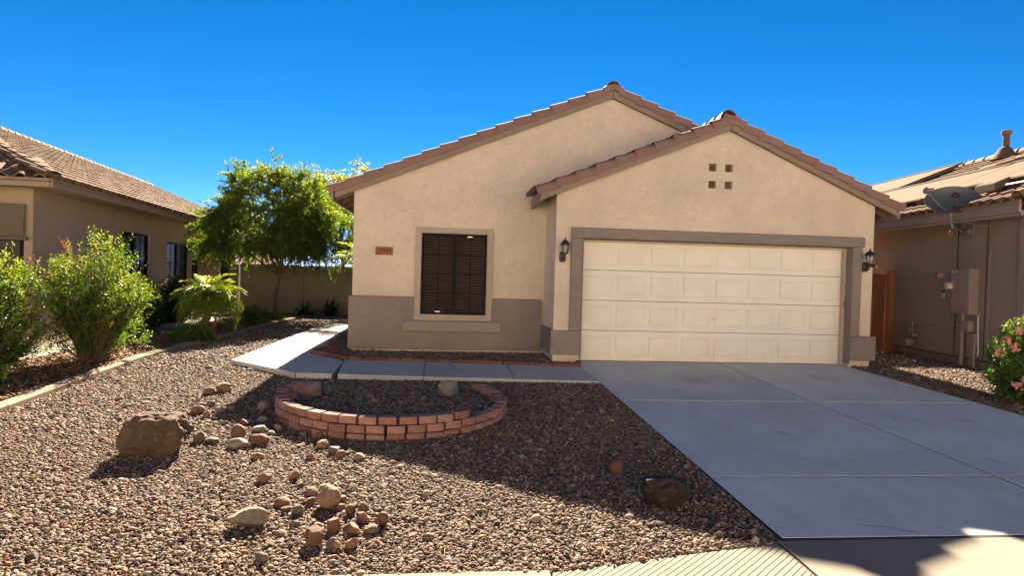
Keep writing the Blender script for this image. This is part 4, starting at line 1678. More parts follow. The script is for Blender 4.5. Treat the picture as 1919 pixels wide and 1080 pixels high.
hl = wl = thing('porch_lantern', 'white hanging porch lantern at the left house entry', 'porch lantern', (-9.265, .80, 0), R(6), local=True)
c = (.03, 9.45, 0)
MB().tube([(.03, 9.45, 2.68), (.03, 9.45, 2.26)], .008, 6).build('chain', M_WHITE, hl)
MB().lathe([(0, 1.70), (.03, 1.71), (.05, 1.78), (.085, 1.82), (.10, 1.98), (.07, 2.02)], c, 8).build('globe', M_WHITE, hl, smooth=True)
MB().lathe([(.14, 2.02), (.12, 2.06), (.04, 2.18), (.02, 2.26), (0, 2.27)], c, 8).build('lantern_roof', M_WHITE, hl)
MB().lathe([(0, 1.62), (.015, 1.63), (.02, 1.70), (0, 1.705)], c, 8).build('finial', M_WHITE, hl)

# ================================================================== BRICK EDGING OF THE BED BY THE WALL
eg = thing('brick_edging', 'low red brick edging between the front walk and the wall bed', 'brick edging', (-2.3, -.35, 0))
EB = MB().box(-.097, .097, -.045, .045, -.05, .035).build('tmp', M_EDGEBRICK, None, .008)
EBM = EB.data
EBM.name = 'brick'
bpy.data.objects.remove(EB)


def brick_line(a, b, me, root, off, z, step=.2, jit=.006):
    a, b = Vector(a), Vector(b)
    n = max(1, int(round((b - a).length / step)))
    d = (b - a).normalized()
    for i in range(n):
        p = a + (b - a) * ((i + .5) / n)
        o = link('brick', me, None, root)
        o.location = (p.x - off[0] + random.uniform(-jit, jit), p.y - off[1] + random.uniform(-jit, jit), z(p.x, p.y) + random.uniform(-.004, .004))
        o.rotation_euler = (0, 0, math.atan2(d.y, d.x) + random.uniform(-.03, .03))


ez_ = lambda x, y: lift(x, y) + .012
brick_line((-4.50, .30), (-3.80, -.37), EBM, eg, (-2.3, -.35), ez_)
brick_line((-3.80, -.37), (-.12, -.44), EBM, eg, (-2.3, -.35), ez_)
brick_line((-4.52, .36), (-4.30, 1.0), EBM, eg, (-2.3, -.35), ez_)
brick_line((-.10, -.36), (-.03, -.10), EBM, eg, (-2.3, -.35), ez_)

# ================================================================== THE ROUND BRICK PLANTER
PC = (-2.83, -3.31)
pl = thing('brick_planter', 'low round planter ring of stacked red bricks, open at the back', 'planter', (PC[0], PC[1], G(*PC)))


def arc_brick(name, r0, r1, ang, h):
    vs = []
    for z in (0, h):
        for r_, a_ in ((r0, -ang / 2), (r0, ang / 2), (r1, ang / 2), (r1, -ang / 2)):
            vs.append((r_ * math.cos(a_), r_ * math.sin(a_), z))
        # a mid point keeps the outer face on the curve
    mbb = MB().add(vs, [(3, 2, 1, 0), (4, 5, 6, 7), (0, 1, 5, 4), (1, 2, 6, 5), (2, 3, 7, 6), (3, 0, 4, 7)])
    o = mbb.build(name, M_BRICK, None, .011)
    me = o.data
    bpy.data.objects.remove(o)
    return me


ST_A = 8.6
BR = [arc_brick('brick', 1.165 + dr, 1.285 + dr, R(ST_A) - .016, .076) for dr in (0, .005, -.003)]
for course, (a0, a1) in enumerate(((172, 392), (168, 396), (160, 311))):
    k = 0
    a_ = a0 + (ST_A / 2 if course % 2 else 0)
    while a_ < a1:
        o = link('brick', BR[random.randrange(3)], None, pl)
        zc = G(PC[0], PC[1] - 1.2 * math.sin(R(a_ - 180)))
        px_, py_ = PC[0] + 1.22 * math.cos(R(a_)), PC[1] + 1.22 * math.sin(R(a_))
        o.location = (random.uniform(-.003, .003), random.uniform(-.003, .003),
                      G(px_, py_) - G(*PC) - .020 + course * .083 + random.uniform(-.003, .003))
        o.rotation_euler = (R(random.uniform(-.18, .18)), R(random.uniform(-.18, .18)), R(a_ + random.uniform(-.14, .14)))
        a_ += ST_A
        k += 1

# ================================================================== BOULDERS AND COBBLES
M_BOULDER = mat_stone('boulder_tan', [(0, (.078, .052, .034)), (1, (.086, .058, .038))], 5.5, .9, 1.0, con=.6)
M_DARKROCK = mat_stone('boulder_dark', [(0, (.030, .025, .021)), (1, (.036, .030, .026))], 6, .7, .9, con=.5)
M_SLATE = mat_stone('rock_slate', [(0, (.15, .15, .14)), (1, (.18, .18, .165))], 7, .8, .6)
M_GREEN = mat_stone('rock_green', [(0, (.085, .095, .080)), (1, (.10, .11, .095))], 7, .8, .6)
M_MAROON = mat_stone('rock_maroon', [(0, (.235, .155, .145)), (1, (.26, .175, .16))], 7, .8, .6)
M_BROWNSTONE = mat_stone('cobble_brown', [(0, (.105, .055, .042)), (1, (.125, .068, .052))], 10, .7, .2)
M_COB = mat_stone('cobble', [(0, (0.194, 0.119, 0.072)), (.18, (0.166, 0.090, 0.058)), (.34, (0.144, 0.104, 0.076)), (.5, (0.216, 0.137, 0.090)),
                             (.66, (0.115, 0.068, 0.043)), (.82, (0.180, 0.101, 0.065)), (.92, (0.108, 0.090, 0.076))], 14, .8, .5)
M_GREYCOB = mat_stone('cobble_grey', [(0, (0.173, 0.151, 0.130)), (.5, (0.216, 0.187, 0.158)), (1, (0.137, 0.122, 0.112))], 12, .75, .3)


def stone(label, x, y, w, h, mat, seed, depth=.8, rot=0, sink=.18, tilt=0, sub=3, rough=.16, cuts=5, cut=.74, name='cobble', cat='stone', group=None, freq=1.6, boxy=0.0, taper=0.0):
    me = rock_mesh(name, seed, (w, w * depth, h * 1.2), sub, rough, cuts, cut, freq, boxy, taper)
    o = link(name, me, mat)
    hh = h * 1.2
    o.location = (x, y + w * depth * .4, G(x, y) + hh * (.5 - sink) + .01)
    o.rotation_euler = (R(tilt), 0, R(rot))
    return tag(o, label, cat, group)


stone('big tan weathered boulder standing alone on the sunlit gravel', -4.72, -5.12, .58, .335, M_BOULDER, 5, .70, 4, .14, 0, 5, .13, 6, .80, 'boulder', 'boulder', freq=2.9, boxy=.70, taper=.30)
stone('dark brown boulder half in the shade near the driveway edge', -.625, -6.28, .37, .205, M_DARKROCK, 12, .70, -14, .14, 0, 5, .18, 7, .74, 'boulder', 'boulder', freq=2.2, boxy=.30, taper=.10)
M_SLABSTONE = mat_stone('slab_grey', [(0, (.17, .135, .10)), (1, (.18, .145, .11))], 9, .9, .8, con=.3)
stone('long flat grey slab of stone lying alone on the sunlit gravel', -3.48, -6.53, .25, .105, M_SLABSTONE, 23, .52, 14, .10, -5, 4, .07, 8, .66, 'flat_stone', 'stone')
stone('round red-brown cobble alone in the shade by the driveway', -.82, -5.58, .135, .11, M_BROWNSTONE, 31, .95, 20, .12, 0, 3, .06, 0, 1, 'cobble', 'stone')
stone('maroon slanted rock inside the planter at its left end', -3.89, -2.98, .33, .185, M_MAROON, 41, .6, 18, .12, 14, 4, .14, 8, .64, 'rock', 'rock')
stone('dark green rock beside the maroon one in the planter', -3.72, -2.72, .20, .125, M_GREEN, 43, .8, -20, .12, 0, 3, .15, 7, .66, 'rock', 'rock')
stone('pointed blue-grey rock inside the planter on the right', -2.22, -2.80, .29, .205, M_SLATE, 47, .75, 10, .12, 0, 4, .14, 8, .60, 'rock', 'rock')
stone('dark rock tucked behind the pointed blue-grey one', -2.00, -2.56, .19, .11, M_GREEN, 51, .8, 0, .12, 0, 3, .14, 7, .68, 'rock', 'rock')
stone('small red stone at the foot of the planter bricks on the right', -1.985, -2.78, .125, .075, M_BROWNSTONE, 53, .9, 0, .12, 0, 3, .08, 3, .8, 'rock', 'rock')
stone('left one of two tan cobbles resting together on the upper gravel', -5.085, -2.76, .15, .085, M_COB, 61, .8, 30, .14)
stone('right, larger one of two tan cobbles on the upper gravel', -4.975, -2.62, .20, .11, M_COB, 62, .8, -10, .14)
stone('biggest tan-pink cobble crowning the sunlit stone pile', -3.03, -6.24, .165, .135, M_COB, 71, .85, 15, .08, 0, 4, .08, 4, .8)
stone('pitted orange cobble nearest the street below the stone pile', -3.01, -6.80, .13, .10, M_COB, 77, .9, 0, .12, 0, 4, .22, 4, .8)
stone('small tilted cobble at the right edge of the stone pile', -2.63, -6.52, .075, .085, M_BROWNSTONE, 78, .9, 0, .08, 22, 3, .06, 0, 1)
stone('white oblong cobble in the shade left of the planter', -4.25, -3.47, .135, .09, M_GREYCOB, 79, .6, 35, .10, 0, 3, .07, 2, .85)
stone('largest brown cobble below the shaded planter rocks, beside the boulder row', -4.17, -4.58, .14, .12, M_COB, 83, .85, 0, .10, 8, 3, .09, 3, .8)
stone('tan wedge-shaped stone in the row right of the big boulder', -3.93, -4.77, .205, .09, M_COB, 85, .6, -6, .12, 0, 3, .12, 6, .7)
stone('grey-tan flat cobble in the row right of the big boulder', -4.077, -4.88, .185, .085, M_GREYCOB, 87, .6, 4, .14, 0, 3, .10, 5, .75)
stone('orange cobble touching the right side of the big boulder', -4.475, -4.69, .12, .09, M_COB, 89, .85, 0, .12)
SMALL = [
    ('pl', -4.876, -3.66, .159, .11), ('pl', -4.947, -3.357, .095, .055), ('plg', -4.869, -3.305, .107, .072), ('pl', -4.728, -3.81, .1, .089),
    ('plg', -4.663, -3.609, .12, .08), ('plg', -4.576, -3.514, .093, .07), ('pl', -4.256, -4.11, .101, .085), ('plg', -4.114, -3.967, .12, .071),
    ('pl', -4.343, -4.733, .139, .07), ('plg', -4.043, -4.336, .145, .07), ('plg', -3.906, -4.443, .097, .051), ('plg', -3.878, -4.259, .094, .068),
    ('plg', -3.601, -4.476, .097, .061), ('pl', -3.816, -5.151, .113, .059), ('pl', -3.968, -4.335, .072, .031), ('pl', -4.455, -4.054, .07, .035),
    ('pl', -3.43, -4.527, .081, .066), ('ed', -3.338, -4.856, .129, .091), ('ed', -3.211, -5.038, .107, .088), ('ed', -3.139, -5.124, .11, .078),
    ('ed', -2.967, -5.195, .109, .068), ('ed', -3.376, -5.166, .081, .063),
    ('pi', -3.607, -5.714, .117, .093), ('pi', -3.404, -5.648, .099, .091), ('pi', -3.199, -5.976, .12, .069), ('pi', -3.096, -5.957, .109, .089),
    ('pi', -2.972, -6.06, .091, .072), ('pi', -3.35, -6.176, .129, .07), ('pi', -3.299, -6.267, .09, .043), ('pi', -3.212, -6.313, .079, .079),
    ('pi', -3.165, -6.161, .074, .067), ('pi', -2.943, -6.248, .066, .047), ('pi', -2.867, -6.321, .094, .086), ('pi', -2.786, -6.27, .088, .073),
    ('pi', -2.769, -6.442, .098, .081), ('pi', -2.689, -6.619, .114, .061), ('pi', -2.929, -6.582, .094, .098), ('pi', -2.816, -6.631, .107, .084),
    ('pi', -2.895, -6.822, .083, .079), ('pi', -2.78, -6.819, .089, .077), ('pi', -2.863, -6.83, .057, .063), ('pi', -3.035, -6.532, .068, .041),
    ('pi', -3.262, -6.972, .094, .06), ('pi', -3.193, -6.497, .068, .041), ('pi', -2.325, -6.712, .086, .043), ('pi', -2.969, -6.108, .087, .057)]
SL = {'pl': ('tan river cobble scattered between the big boulder and the planter', 'tan cobbles left of the planter', M_COB),
      'plg': ('grey river cobble scattered in the shade edge left of the planter', 'grey cobbles left of the planter', M_GREYCOB),
      'ed': ('brown cobble in the short row in front of the planter bricks', 'cobbles in front of the planter', M_COB),
      'pi': ('tan cobble in the loose sunlit pile right of the flat slab', 'cobbles of the sunlit pile', M_COB)}
LAB = [
    'squat tan cobble at the upper edge of the scatter behind the big boulder', 'thin flat tan cobble behind the big boulder', 'grey cobble just right of the squat tan one behind the boulder',
    'orange-brown upright cobble in front of the thin flat one', 'dark grey cobble at the shadow edge between boulder and planter', 'second dark grey cobble, nearer the planter, at the shadow edge',
    'round tan cobble midway between boulder and planter bricks', 'light grey cobble in the shade right beside the planter bricks', 'low brown cobble between the orange one and the grey-tan flat one',
    'rounded grey cobble right of the tan wedge-shaped stone', 'small pale grey cobble below the left end of the planter', 'small pale grey cobble touching the planter bricks at left',
    'grey cobble at the lowest planter course, left of the row', 'dark brown cobble alone on the sunlit gravel below the row', 'tiny flat tan stone above the grey-tan flat cobble', 'tiny flat tan stone near the shadow edge',
    'small brown cobble first in the row in front of the planter', 'biggest brown cobble in the row in front of the planter', 'brown cobble third in the row in front of the planter', 'brown cobble close to the third one, in front of the planter',
    'pinkish cobble last and rightmost in the row before the planter', 'pale cobble standing apart below the row before the planter',
    'lone brown round cobble up and left of the stone pile', 'lone reddish cobble above the stone pile', 'flat reddish cobble at the back of the stone pile', 'pink-tan cobble at the back of the stone pile beside the flat one',
    'tan cobble at the back right of the stone pile', 'dark tan cobble at the left end of the stone pile', 'low grey cobble under the left end of the stone pile', 'squarish tan cobble left of the biggest one in the pile',
    'pointed tan cobble behind the squarish one in the pile', 'small tan cobble just right of the biggest one in the pile', 'brown angular cobble right of the biggest one in the pile', 'grey-tan cobble on the right of the pile',
    'reddish cobble on the right of the pile, in front of the grey-tan one', 'flat tan cobble low on the right of the pile', 'olive-tan blocky cobble in front of the biggest one', 'dark orange cobble in front of the pile, beside the olive one',
    'upright tan cobble right of the pitted orange one', 'grey-tan round cobble at the lower right of the pile', 'tiny upright cobble between two at the lower end of the pile', 'tiny tan cobble left of the olive blocky one',
    'pale flat cobble alone near the sidewalk, left of the pile', 'tiny tan cobble between the pile and the flat slab', 'pinkish flat stone alone right of the pile near the sidewalk', 'tan cobble wedged behind the biggest one of the pile']
for i, (k, x, y, w, h) in enumerate(SMALL):
    lb, gp, mt = SL[k]
    c_ = random.choice((2, 4, 5, 6, 7))
    stone(LAB[i], x, y, w * .97, h * .82, mt, 200 + i, random.uniform(.55, .9), random.uniform(-60, 60), .24, random.uniform(-14, 14), 3, random.uniform(.10, .22), c_, random.uniform(.58, .74), group=gp)

# ================================================================== GRAVEL AND MULCH (scattered stones)
PROTO = bpy.data.collections.new('gravel_shapes')
PROTO2 = bpy.data.collections.new('chip_shapes')


def proto(col, name, me, mat):
    me.materials.append(mat)
    o = bpy.data.objects.new(name, me)
    col.objects.link(o)


for i in range(9):
    me = rock_mesh('pebble', 900 + i, (1, random.uniform(.5, .9), random.uniform(.38, .7)), 2, random.uniform(.10, .28), [0, 4, 5, 6, 7, 8, 6, 7, 3][i], .68)
    proto(PROTO, 'pebble', me, M_GRAVEL)
for i in range(5):
    me = rock_mesh('chip', 950 + i, (1, random.uniform(.22, .4), random.uniform(.10, .18)), 1, .12, 3, .75)
    proto(PROTO2, 'chip', me, M_CHIP)


def scatter(name, pts, rot, scl, col, n_proto):
    me = bpy.data.meshes.new(name)
    n = len(pts)
    me.vertices.add(n)
    me.vertices.foreach_set('co', np.asarray(pts, np.float32).ravel())
    a = me.attributes.new('rot', 'FLOAT_VECTOR', 'POINT')
    a.data.foreach_set('vector', np.asarray(rot, np.float32).ravel())
    a = me.attributes.new('scl', 'FLOAT', 'POINT')
    a.data.foreach_set('value', np.asarray(scl, np.float32))
    a = me.attributes.new('idx', 'INT', 'POINT')
    a.data.foreach_set('value', RNG.integers(0, n_proto, n).astype(np.int32))
    o = link(name, me, None)
    ng = bpy.data.node_groups.new(name, 'GeometryNodeTree')
    ng.interface.new_socket('Geometry', in_out='INPUT', socket_type='NodeSocketGeometry')
    ng.interface.new_socket('Geometry', in_out='OUTPUT', socket_type='NodeSocketGeometry')
    gi, go = ng.nodes.new('NodeGroupInput'), ng.nodes.new('NodeGroupOutput')
    ip = ng.nodes.new('GeometryNodeInstanceOnPoints')
    ci = ng.nodes.new('GeometryNodeCollectionInfo')
    ci.inputs['Collection'].default_value = col
    ci.inputs['Separate Children'].default_value = True
    ci.inputs['Reset Children'].default_value = True

    def attr(nm, ty):
        nd = ng.nodes.new('GeometryNodeInputNamedAttribute')
        nd.data_type = ty
        nd.inputs['Name'].default_value = nm
        return nd.outputs['Attribute']
    L_ = ng.links.new
    L_(gi.outputs[0], ip.inputs['Points'])
    L_(ci.outputs[0], ip.inputs['Instance'])
    ip.inputs['Pick Instance'].default_value = True
    L_(attr('idx', 'INT'), ip.inputs['Instance Index'])
    L_(attr('rot', 'FLOAT_VECTOR'), ip.inputs['Rotation'])
    L_(attr('scl', 'FLOAT'), ip.inputs['Scale'])
    L_(ip.outputs[0], go.inputs[0])
    md = o.modifiers.new('scatter', 'NODES')
    md.node_group = ng
    return tag(o, kind='stuff')


def in_poly(x, y, poly):
    ins = np.zeros(len(x), bool)
    j = len(poly) - 1
    for i in range(len(poly)):
        xi, yi = poly[i]
        xj, yj = poly[j]
        c_ = ((yi > y) != (yj > y)) & (x < (xj - xi) * (y - yi) / (yj - yi + 1e-12) + xi)
        ins ^= c_
        j = i
    return ins


def fill(poly, dens, holes=()):
    xs = [p[0] for p in poly]
    ys_ = [p[1] for p in poly]
    a = (max(xs) - min(xs)) * (max(ys_) - min(ys_))
    n = int(a * dens)
    x = RNG.uniform(min(xs), max(xs), n)
    y = RNG.uniform(min(ys_), max(ys_), n)
    k = in_poly(x, y, poly)
    for h in holes:
        k &= ~in_poly(x, y, h)
    return x[k], y[k]


kb = [(x + .10, y) for x, y in edge]
yard = [(-6.72, -7.19)] + kb[1:] + [(-6.55, 10.5), (-4.1, 10.5), (-4.1, 6.42), (-5.48, 6.42), (-5.51, 3.0), (-5.56, -.60), (-4.35, -1.68), (-3.75, -1.71), (-.07, -1.79),
                                  (-.07, -6.80), (-.72, -6.93), (-1.22, -7.05), (-1.63, -7.13), (-4.2, -7.155)]
sets = []
x, y = fill([p for p in [(-7.2, -7.2), (.1, -7.2), (.1, -4.2), (-7.2, -4.2)]], 6400)
k = in_poly(x, y, yard)
sets.append((x[k], y[k], .0195, .0))
x, y = fill([(-7.3, -4.2), (.1, -4.2), (.1, -1.2), (-7.3, -1.2)], 4000)
k = in_poly(x, y, yard)
sets.append((x[k], y[k], .0235, .0))
x, y = fill([(-7.4, -1.2), (-3.9, -1.2), (-3.9, 10.5), (-7.4, 10.5)], 1700)
k = in_poly(x, y, yard)
sets.append((x[k], y[k], .032, .0))
x, y = fill([(-4.42, .36), (-3.78, -.31), (-.13, -.38), (-.05, -.06), (-.45, -.02), (-.47, 1.08), (-3.98, 1.08), (-4.07, 3.5), (-4.52, 3.6), (-4.50, .45)], 2400)
sets.append((x, y, .027, .012))
right = [(4.93, -7.0), (9.6, -7.0), (8.6, -1.0), (8.0, -1.0), (7.55, 2.45), (5.35, 2.5), (5.32, .0), (4.93, .0)]
x, y = fill(right, 2200)
sets.append((x, y, .027, .0))
# raised fill of the planter
an = RNG.uniform(0, 2 * math.pi, 11000)
rr = 1.16 * np.sqrt(RNG.uniform(0, 1, 11000))
px_, py_ = PC[0] + rr * np.cos(an), PC[1] + rr * np.sin(an)
k = py_ < PC[1] + .9
sets.append((px_[k], py_[k], .025, None))
P_, S_ = [], []
for x, y, size, dz in sets:
    n = len(x)
    s = size * np.exp(RNG.normal(0, .36, n))
    z = .0289 * np.minimum(y, 0) + s * .12 + RNG.uniform(-.004, .012, n) - .008
    if dz is None:
        z = z + .085 * np.clip((PC[1] + .9 - y) / 1.2, 0, 1)
    else:
        z = z + dz
    P_.append(np.stack([x, y, z], 1))
    S_.append(s)
P_ = np.concatenate(P_)
S_ = np.concatenate(S_)
RT = np.stack([RNG.normal(0, .35, len(P_)), RNG.normal(0, .35, len(P_)), RNG.uniform(0, 6.28, len(P_))], 1)
scatter('gravel', P_, RT, S_, PROTO, 9)
# soil under the planter fill so that no gap shows between the stones
vs = [(PC[0] + r_ * math.cos(t), PC[1] + r_ * math.sin(t), G(0, PC[1] + r_ * math.sin(t)) - .01 + .085 * min(1, max(0, (.9 - r_ * math.sin(t)) / 1.2))) for r_ in (.0, .4, .8, 1.165) for t in np.linspace(0, 2 * math.pi, 24, endpoint=False)]
fs = [(i * 24 + k, i * 24 + (k + 1) % 24, (i + 1) * 24 + (k + 1) % 24, (i + 1) * 24 + k) for i in range(3) for k in range(24)]
MB().add([(a_, b_, c_) for a_, b_, c_ in vs], fs).build('soil_fill', M_SOIL, pl)
tag(MB().prism_z([(-4.5, .40), (-3.80, -.33), (-.06, -.40), (-.02, .0), (-.46, .0), (-.46, 1.15), (-4.05, 1.15), (-4.05, 4), (-4.54, 4)], -.05, .006, lambda x, y: .6 * G(x, y)).build('gravel_bed', M_SOIL), kind='structure')

bed = [(-8.46, -7), (-7.10, -7), (-7.12, -2), (-7.16, 1), (-7.02, 4), (-6.86, 8.2), (-6.9, 8.6), (-8.44, 8.6)]
x, y = fill(bed, 1500)
x2, y2 = fill([(-9.24, 1.2), (-9.16, 1.2), (-9.16, 8.6), (-9.9, 8.6)], 900)
x3, y3 = fill([(-7.9, 8.7), (-6.8, 8.7), (-6.5, 10.5), (-7.9, 10.5)], 900)
x, y = np.concatenate([x, x2, x3]), np.concatenate([y, y2, y3])
n = len(x)
s = .055 * np.exp(RNG.normal(0, .4, n))
z = .0289 * np.minimum(y, 0) + .016 + RNG.uniform(0, .02, n)
scatter('mulch', np.stack([x, y, z], 1), np.stack([RNG.normal(0, .35, n), RNG.normal(0, .35, n), RNG.uniform(0, 6.28, n)], 1), s, PROTO2, 5)

PROTO3 = bpy.data.collections.new('litter_shapes')
M_LITTER = mat_stone('dry_leaf', [(0, (.26, .10, .035)), (.25, (.30, .17, .06)), (.5, (.16, .085, .04)), (.75, (.36, .23, .09)), (.9, (.10, .06, .035))], 30, .9, .1)
for i in range(4):
    me = rock_mesh('dry_leaf', 970 + i, (1, random.uniform(.25, .5), .05), 1, .15, 2, .8)
    proto(PROTO3, 'dry_leaf', me, M_LITTER)
me = rock_mesh('twig', 980, (3.2, .10, .08), 1, .1, 0, 1)
proto(PROTO3, 'twig', me, M_LITTER)
x, y = fill([(-6.9, -7.1), (-.2, -7.1), (-.2, 4), (-6.9, 4)], 26)
k = in_poly(x, y, yard)
x2, y2 = fill([(.05, -6.6), (4.8, -6.6), (4.8, 0), (.05, 0)], 1.1)
x3, y3 = fill(right, 26)
x4, y4 = fill([(-5.45, -.5), (-.1, -1.7), (-.1, -.55), (-4.0, -.5), (-4.6, 6), (-5.4, 6)], 3)
x, y, base = np.concatenate([x[k], x2, x3, x4]), np.concatenate([y[k], y2, y3, y4]), np.concatenate([np.full(k.sum(), .016), np.full(len(x2), .010), np.full(len(x3), .016), np.full(len(x4), .075)])
n = len(x)
base = np.where(base > .07, np.array([lift(a_, b_) for a_, b_ in zip(x, y)]) + .004, .0289 * np.minimum(y, 0) + base)
scatter('leaf_litter', np.stack([x, y, base], 1), np.stack([RNG.normal(0, .25, n), RNG.normal(0, .25, n), RNG.uniform(0, 6.28, n)], 1), .030 * np.exp(RNG.normal(0, .35, n)), PROTO3, 5)

# ================================================================== HOUSES ACROSS THE STREET (unseen, added so their sunlit fronts bounce light here)
M_STUCCO_X = mat_stucco('stucco_across', (.69, .60, .48), .6)


def added_house(label, x0, x1, y, ridge):
    t = thing('house', label, 'house', ((x0 + x1) / 2, y, -.5), 0)
    zb, ze = -.55, 5.3
    xm = (x0 + x1) / 2
    MB().prism_y([(x0, zb), (x1, zb), (x1, ze), (xm, ridge), (x0, ze)], y - 12, y).build('wall', M_STUCCO_X, t)
    s_ = (ridge - ze) / (xm - x0)
    for sg in (-1, 1):
        xe = xm + sg * (xm - x0 + .5)
        pts = [(xe, ze - .5 * s_ + .03), (xm, ridge + .03), (xm, ridge + .20), (xe, ze - .5 * s_ + .20)]
        MB().prism_y(pts[::sg], y - 12.3, y + .3).build('roof', M_TILE_L, t)
    gx = x0 + 1.0
    MB().box(gx, gx + 4.9, y + .003, y + .03, zb, zb + 2.2).build('garage_door', M_DOOR, t)
    for wx, wz in ((x1 - 3.2, .35), (x1 - 3.2, 3.2), (x0 + 1.6, 3.2), (xm - .8, 3.2)):
        f_ = MB().box(wx, wx + 1.6, y + .003, y + .04, wz, wz + 1.4).build('window', M_TRIM_LIGHT, t)
        MB().box(wx + .1, wx + 1.5, y + .041, y + .05, wz + .1, wz + 1.3).build('pane', M_PANE, f_)


for i, (x0, x1, y, r_) in enumerate(((-37, -24.2, -26.5, 7.6), (-22.4, -9.4, -25.5, 7.7), (-7.6, 5.6, -25, 7.8), (7.4, 20.4, -25.5, 7.6), (22.2, 35.2, -26.5, 7.7))):
    added_house(('unseen cream two-storey house added across the street for bounce light, far to the left', 'unseen cream two-storey house added across the street for bounce light, left of the middle one',
                  'unseen cream two-storey house added across the street for bounce light, facing the driveway', 'unseen cream two-storey house added across the street for bounce light, right of the middle one',
                  'unseen cream two-storey house added across the street for bounce light, far to the right')[i], x0, x1, y, r_)

# ================================================================== PLANTS
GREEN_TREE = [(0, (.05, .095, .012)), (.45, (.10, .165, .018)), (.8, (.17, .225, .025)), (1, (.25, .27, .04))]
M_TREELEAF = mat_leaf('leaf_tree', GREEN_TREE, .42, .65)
M_TREELEAF2 = mat_leaf('leaf_tree_yellow', [(0, (.09, .13, .012)), (.6, (.17, .20, .02)), (1, (.26, .25, .035))], .5)
M_BUSHLEAF = mat_leaf('leaf_bush', [(0, (.020, .046, .008)), (.35, (.058, .110, .013)), (.7, (.125, .180, .018)), (.955, (.24, .26, .035)), (.965, (.15, .045, .03)), (1, (.20, .06, .04))], .45)
M_HEDGELEAF = mat_leaf('leaf_hedge', [(0, (.03, .07, .012)), (.5, (.06, .12, .016)), (1, (.12, .18, .02))], .4)
M_DARKLEAF = mat_leaf('leaf_dark', [(0, (.018, .035, .014)), (1, (.05, .075, .025))], .3)
M_PALMLEAF = mat_leaf('leaf_palm', [(0, (.09, .145, .014)), (.6, (.17, .22, .022)), (1, (.28, .28, .05))], .5, .4)
M_OLEANDER = mat_leaf('leaf_oleander', [(0, (.045, .095, .02)), (.5, (.075, .14, .022)), (1, (.16, .20, .035))], .35)
M_PETAL = mat_leaf('petal_pink', [(0, (.80, .30, .30)), (.5, (.85, .42, .40)), (1, (.88, .55, .50))], .4)


